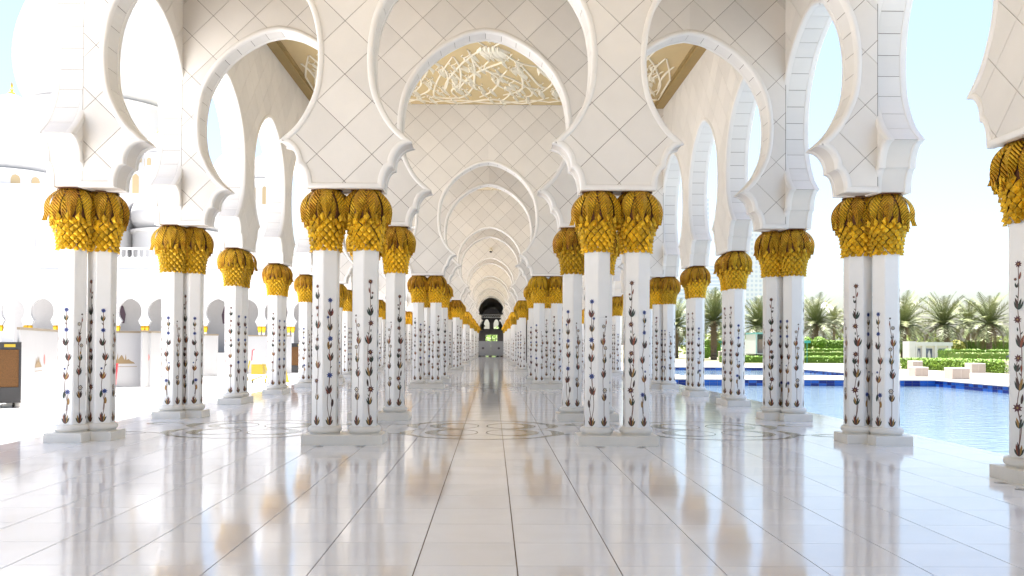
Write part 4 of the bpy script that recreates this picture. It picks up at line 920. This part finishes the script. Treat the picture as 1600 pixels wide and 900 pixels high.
# ---------------------------------------------------------------- courtyard objects
def hoard(x0, y0, x1, y1, lab, prints=1, z1=1.97):
    L = sqrt((x1-x0)**2+(y1-y0)**2); r = empty('hoarding', (x0, y0, -.015), atan2(y1-y0, x1-x0)); tag(r, lab, 'hoarding', 'white hoarding panels in the courtyard')
    mb = MB(); mb.box(0, L, -.02, .02, .16, z1-.065); ob('board', mb.mesh('board', mp), r); mb = MB(); mb.box(-.01, L+.01, -.035, .035, z1-.063, z1); ob('top_rail', mb.mesh('top_rail', mtop), r)
    for f in (.04, .5, .96):
        mb = MB(); x = L*f; mb.box(x-.16, x+.16, -.42, .42, 0, .07); mb.box(x-.1, x+.1, -.28, .28, .071, .15); ob('foot', mb.mesh('foot', mfoot), r)
    for i in range(prints):       # small printed skyline of domes and minarets
        mb = MB(); x = L*(.35 if prints == 1 else .2+.5*i); z = .92; pts = [(0, 0)]
        for dx, h in ((.06, .12), (.1, .14), (.12, .34), (.14, .12), (.2, .2), (.26, .30), (.32, .2), (.36, .14), (.4, .42), (.42, .16), (.48, .26), (.54, .34), (.6, .26), (.66, .14), (.7, .38), (.73, .14), (.8, .18), (.9, .1), (1.0, .06), (1.05, 0)): pts.append((dx, h))
        mb.add([(x+a*.8, -.024, z+b*.85) for a, b in pts], [tuple(range(len(pts)))]); mb.add([(x, -.0245, z-.1), (x+.9, -.0245, z-.1), (x+.9, -.0245, z-.085), (x, -.0245, z-.085)], [(0, 1, 2, 3)]); q = ob('skyline_print', mb.mesh('skyline_print', mprint), r)
        mb = MB(); mb.add([(x+1.2+.09*cos(2*pi*k/10), -.024, z+.2+.15*sin(2*pi*k/10)) for k in range(10)], [tuple(range(10))])
        if x+1.3 < L: ob('round_print', mb.mesh('round_print', mpr2), r)
hoard(-11.45, 21.5, -12.9, 26.4, 'white hoarding panel beside the brown cooler, nearest of the row', 1)
hoard(-12.6, 27.3, -10.95, 28.5, 'white hoarding panel with domed skyline print behind the red stand', 1)
hoard(-10.93, 27.7, -11.35, 31.4, 'white hoarding panel turned edgewise right of the red stand', 0, 1.99)
hoard(-13.6, 35, -11.5, 37.2, 'white hoarding panel between the second and third courtyard columns', 1)
hoard(-11.6, 40.2, -9.2, 40.8, 'white hoarding panel behind the yellow cleaning cart', 0)
hoard(-9.9, 47, -8.9, 53, 'farthest white hoarding panel beside the small brown cooler', 0)
M_mesh = mat('brown_honeycomb_pad', (.13, .055, .01), .8, var=.5, vscale=40); M_blkp = mat('charcoal_plastic', (.014, .014, .017), .5, var=.3, vscale=4); M_yel = mat('yellow_label', (.34, .25, .015), .5); M_redp = mat('red_plastic', (.50, .01, .02), .4); M_purp = mat('dark_purple_pole', (.06, .02, .06), .4)
def cooler(x, y, rz, s, lab):
    r = empty('air_cooler', (x, y, -.015), rz); tag(r, lab, 'air cooler', 'brown wheeled air coolers in the courtyard'); r.scale = (s, s, s)
    mb = MB(); mb.box(-.55, .55, -.35, .35, .12, .50); ob('water_tank', mb.mesh('water_tank', M_blkp), r); mb = MB(); mb.box(-.55, .55, -.35, .35, 1.42, 1.60); mb.box(-.55, -.5, -.35, .35, .501, 1.419); mb.box(.5, .55, -.35, .35, .501, 1.419); ob('frame', mb.mesh('frame', M_blkp), r)
    mb = MB()
    for i in range(26):
        z = .505+.035*i; mb.box(-.499, .499, -.33, -.31+.02*(i % 2), z, z+.03)
    mb.box(-.499, .499, -.305, .33, .503, 1.417); ob('honeycomb_pad', mb.mesh('honeycomb_pad', M_mesh), r); mb = MB(); mb.box(.18, .42, -.356, -.352, 1.48, 1.55); ob('label_sticker', mb.mesh('label_sticker', M_yel), r)
    for a in (-.4, .4):
        mb = MB(); mb.lathe([(.03, -.03), (.06, -.025), (.06, .025), (.03, .03)], 12); q = ob('castor', mb.mesh('castor', mdk), r, (a, -.25, .062)); q.rotation_euler = (0, pi/2, 0)
cooler(-11.98, 21.4, .60, 1.0, 'large brown meshed air cooler on castors at the left edge'); cooler(-9.65, 43.5, .1, 1., 'small brown air cooler seen between far courtyard columns'); 
r = empty('folding_stand', (-11.05, 25.9, -.015)); tag(r, 'red folded stand beside a dark pole near the first courtyard column', 'stand')
mb = MB(); mb.tube([(-.35, 0, .02), (-.33, 0, 1.65)], .03, 6); ob('pole', mb.mesh('pole', M_purp), r); mb = MB(); mb.tube([(-.28, 0, .1), (-.26, 0, .95)], .035, 6); mb.tube([(.02, 0, .05), (.10, 0, .95)], .02, 6); mb.tube([(-.22, 0, .25), (-.02, 0, .4), (.0, 0, .62)], .02, 5); mb.tube([(-.12, 0, .7), (-.02, 0, .4)], .02, 5); ob('red_legs', mb.mesh('red_legs', M_redp), r)
mb = MB(); mb.add([(.06, -.01, .98), (.14, -.01, .98), (.09, -.01, .3), (.05, -.01, .35)], [(0, 1, 2, 3)]); mb.prism([(.05, .98), (.16, .98), (.10, .35)], -.03, .03); ob('folded_cloth', mb.mesh('folded_cloth', M_redp), r); mb = MB(); mb.tube([(-.4, -.1, .02), (0, .05, .02), (.3, -.05, .02)], .02, 5); ob('foot_rail', mb.mesh('foot_rail', mdk), r)
r = empty('cleaning_cart', (-9.15, 35, -.015)); tag(r, 'cleaning cart with yellow tubs and mop handles in the courtyard', 'cart')
mb = MB(); mb.box(-.25, .2, -.25, .25, .35, .75); ob('yellow_tub', mb.mesh('yellow_tub', M_yel), r); mb = MB(); mb.box(-.2, .16, -.2, .2, .751, 1.1); ob('white_bin', mb.mesh('white_bin', mfoot), r); mb = MB()
for a in ((-.5, .05, -.3, .9), (-.35, .1, -.5, .6), (.3, .05, .55, .85), (.55, .1, .3, .7), (-.25, .1, .2, .3)): mb.tube([(a[0], -.27, a[1]), (a[2], -.27, a[3])], .03, 5)
ob('yellow_frame', mb.mesh('yellow_frame', M_yel), r); mb = MB(); mb.tube([(-.3, 0, .9), (-.28, 0, 1.3), (-.2, 0, 1.35)], .02, 5); ob('handle', mb.mesh('handle', M_redp), r)
for a in (-.5, -.2, .3, .55): mb = MB(); mb.lathe([(.03, -.03), (.09, -.025), (.09, .025), (.03, .03)], 12); q = ob('wheel', mb.mesh('wheel', mdk), r, (a, -.2, .092)); q.rotation_euler = (0, pi/2, 0)
r = empty('caution_cone', (-8.35, 35.6, -.015)); tag(r, 'draped yellow cone shaped cover beside a courtyard column', 'cone'); mb = MB(); mb.lathe([(.28*(1 if 1 else 0), 0), (.24, .12), (.12, .6), (.05, 1.0), (.01, 1.05)], 9); ob('cover', mb.mesh('cover', M_yel), r); mb = MB(); mb.lathe([(.05, 1.0), (.03, 1.12)], 8); ob('tip', mb.mesh('tip', M_blkp), r)
print('columns', ncol, 'objects', len(bpy.data.objects))
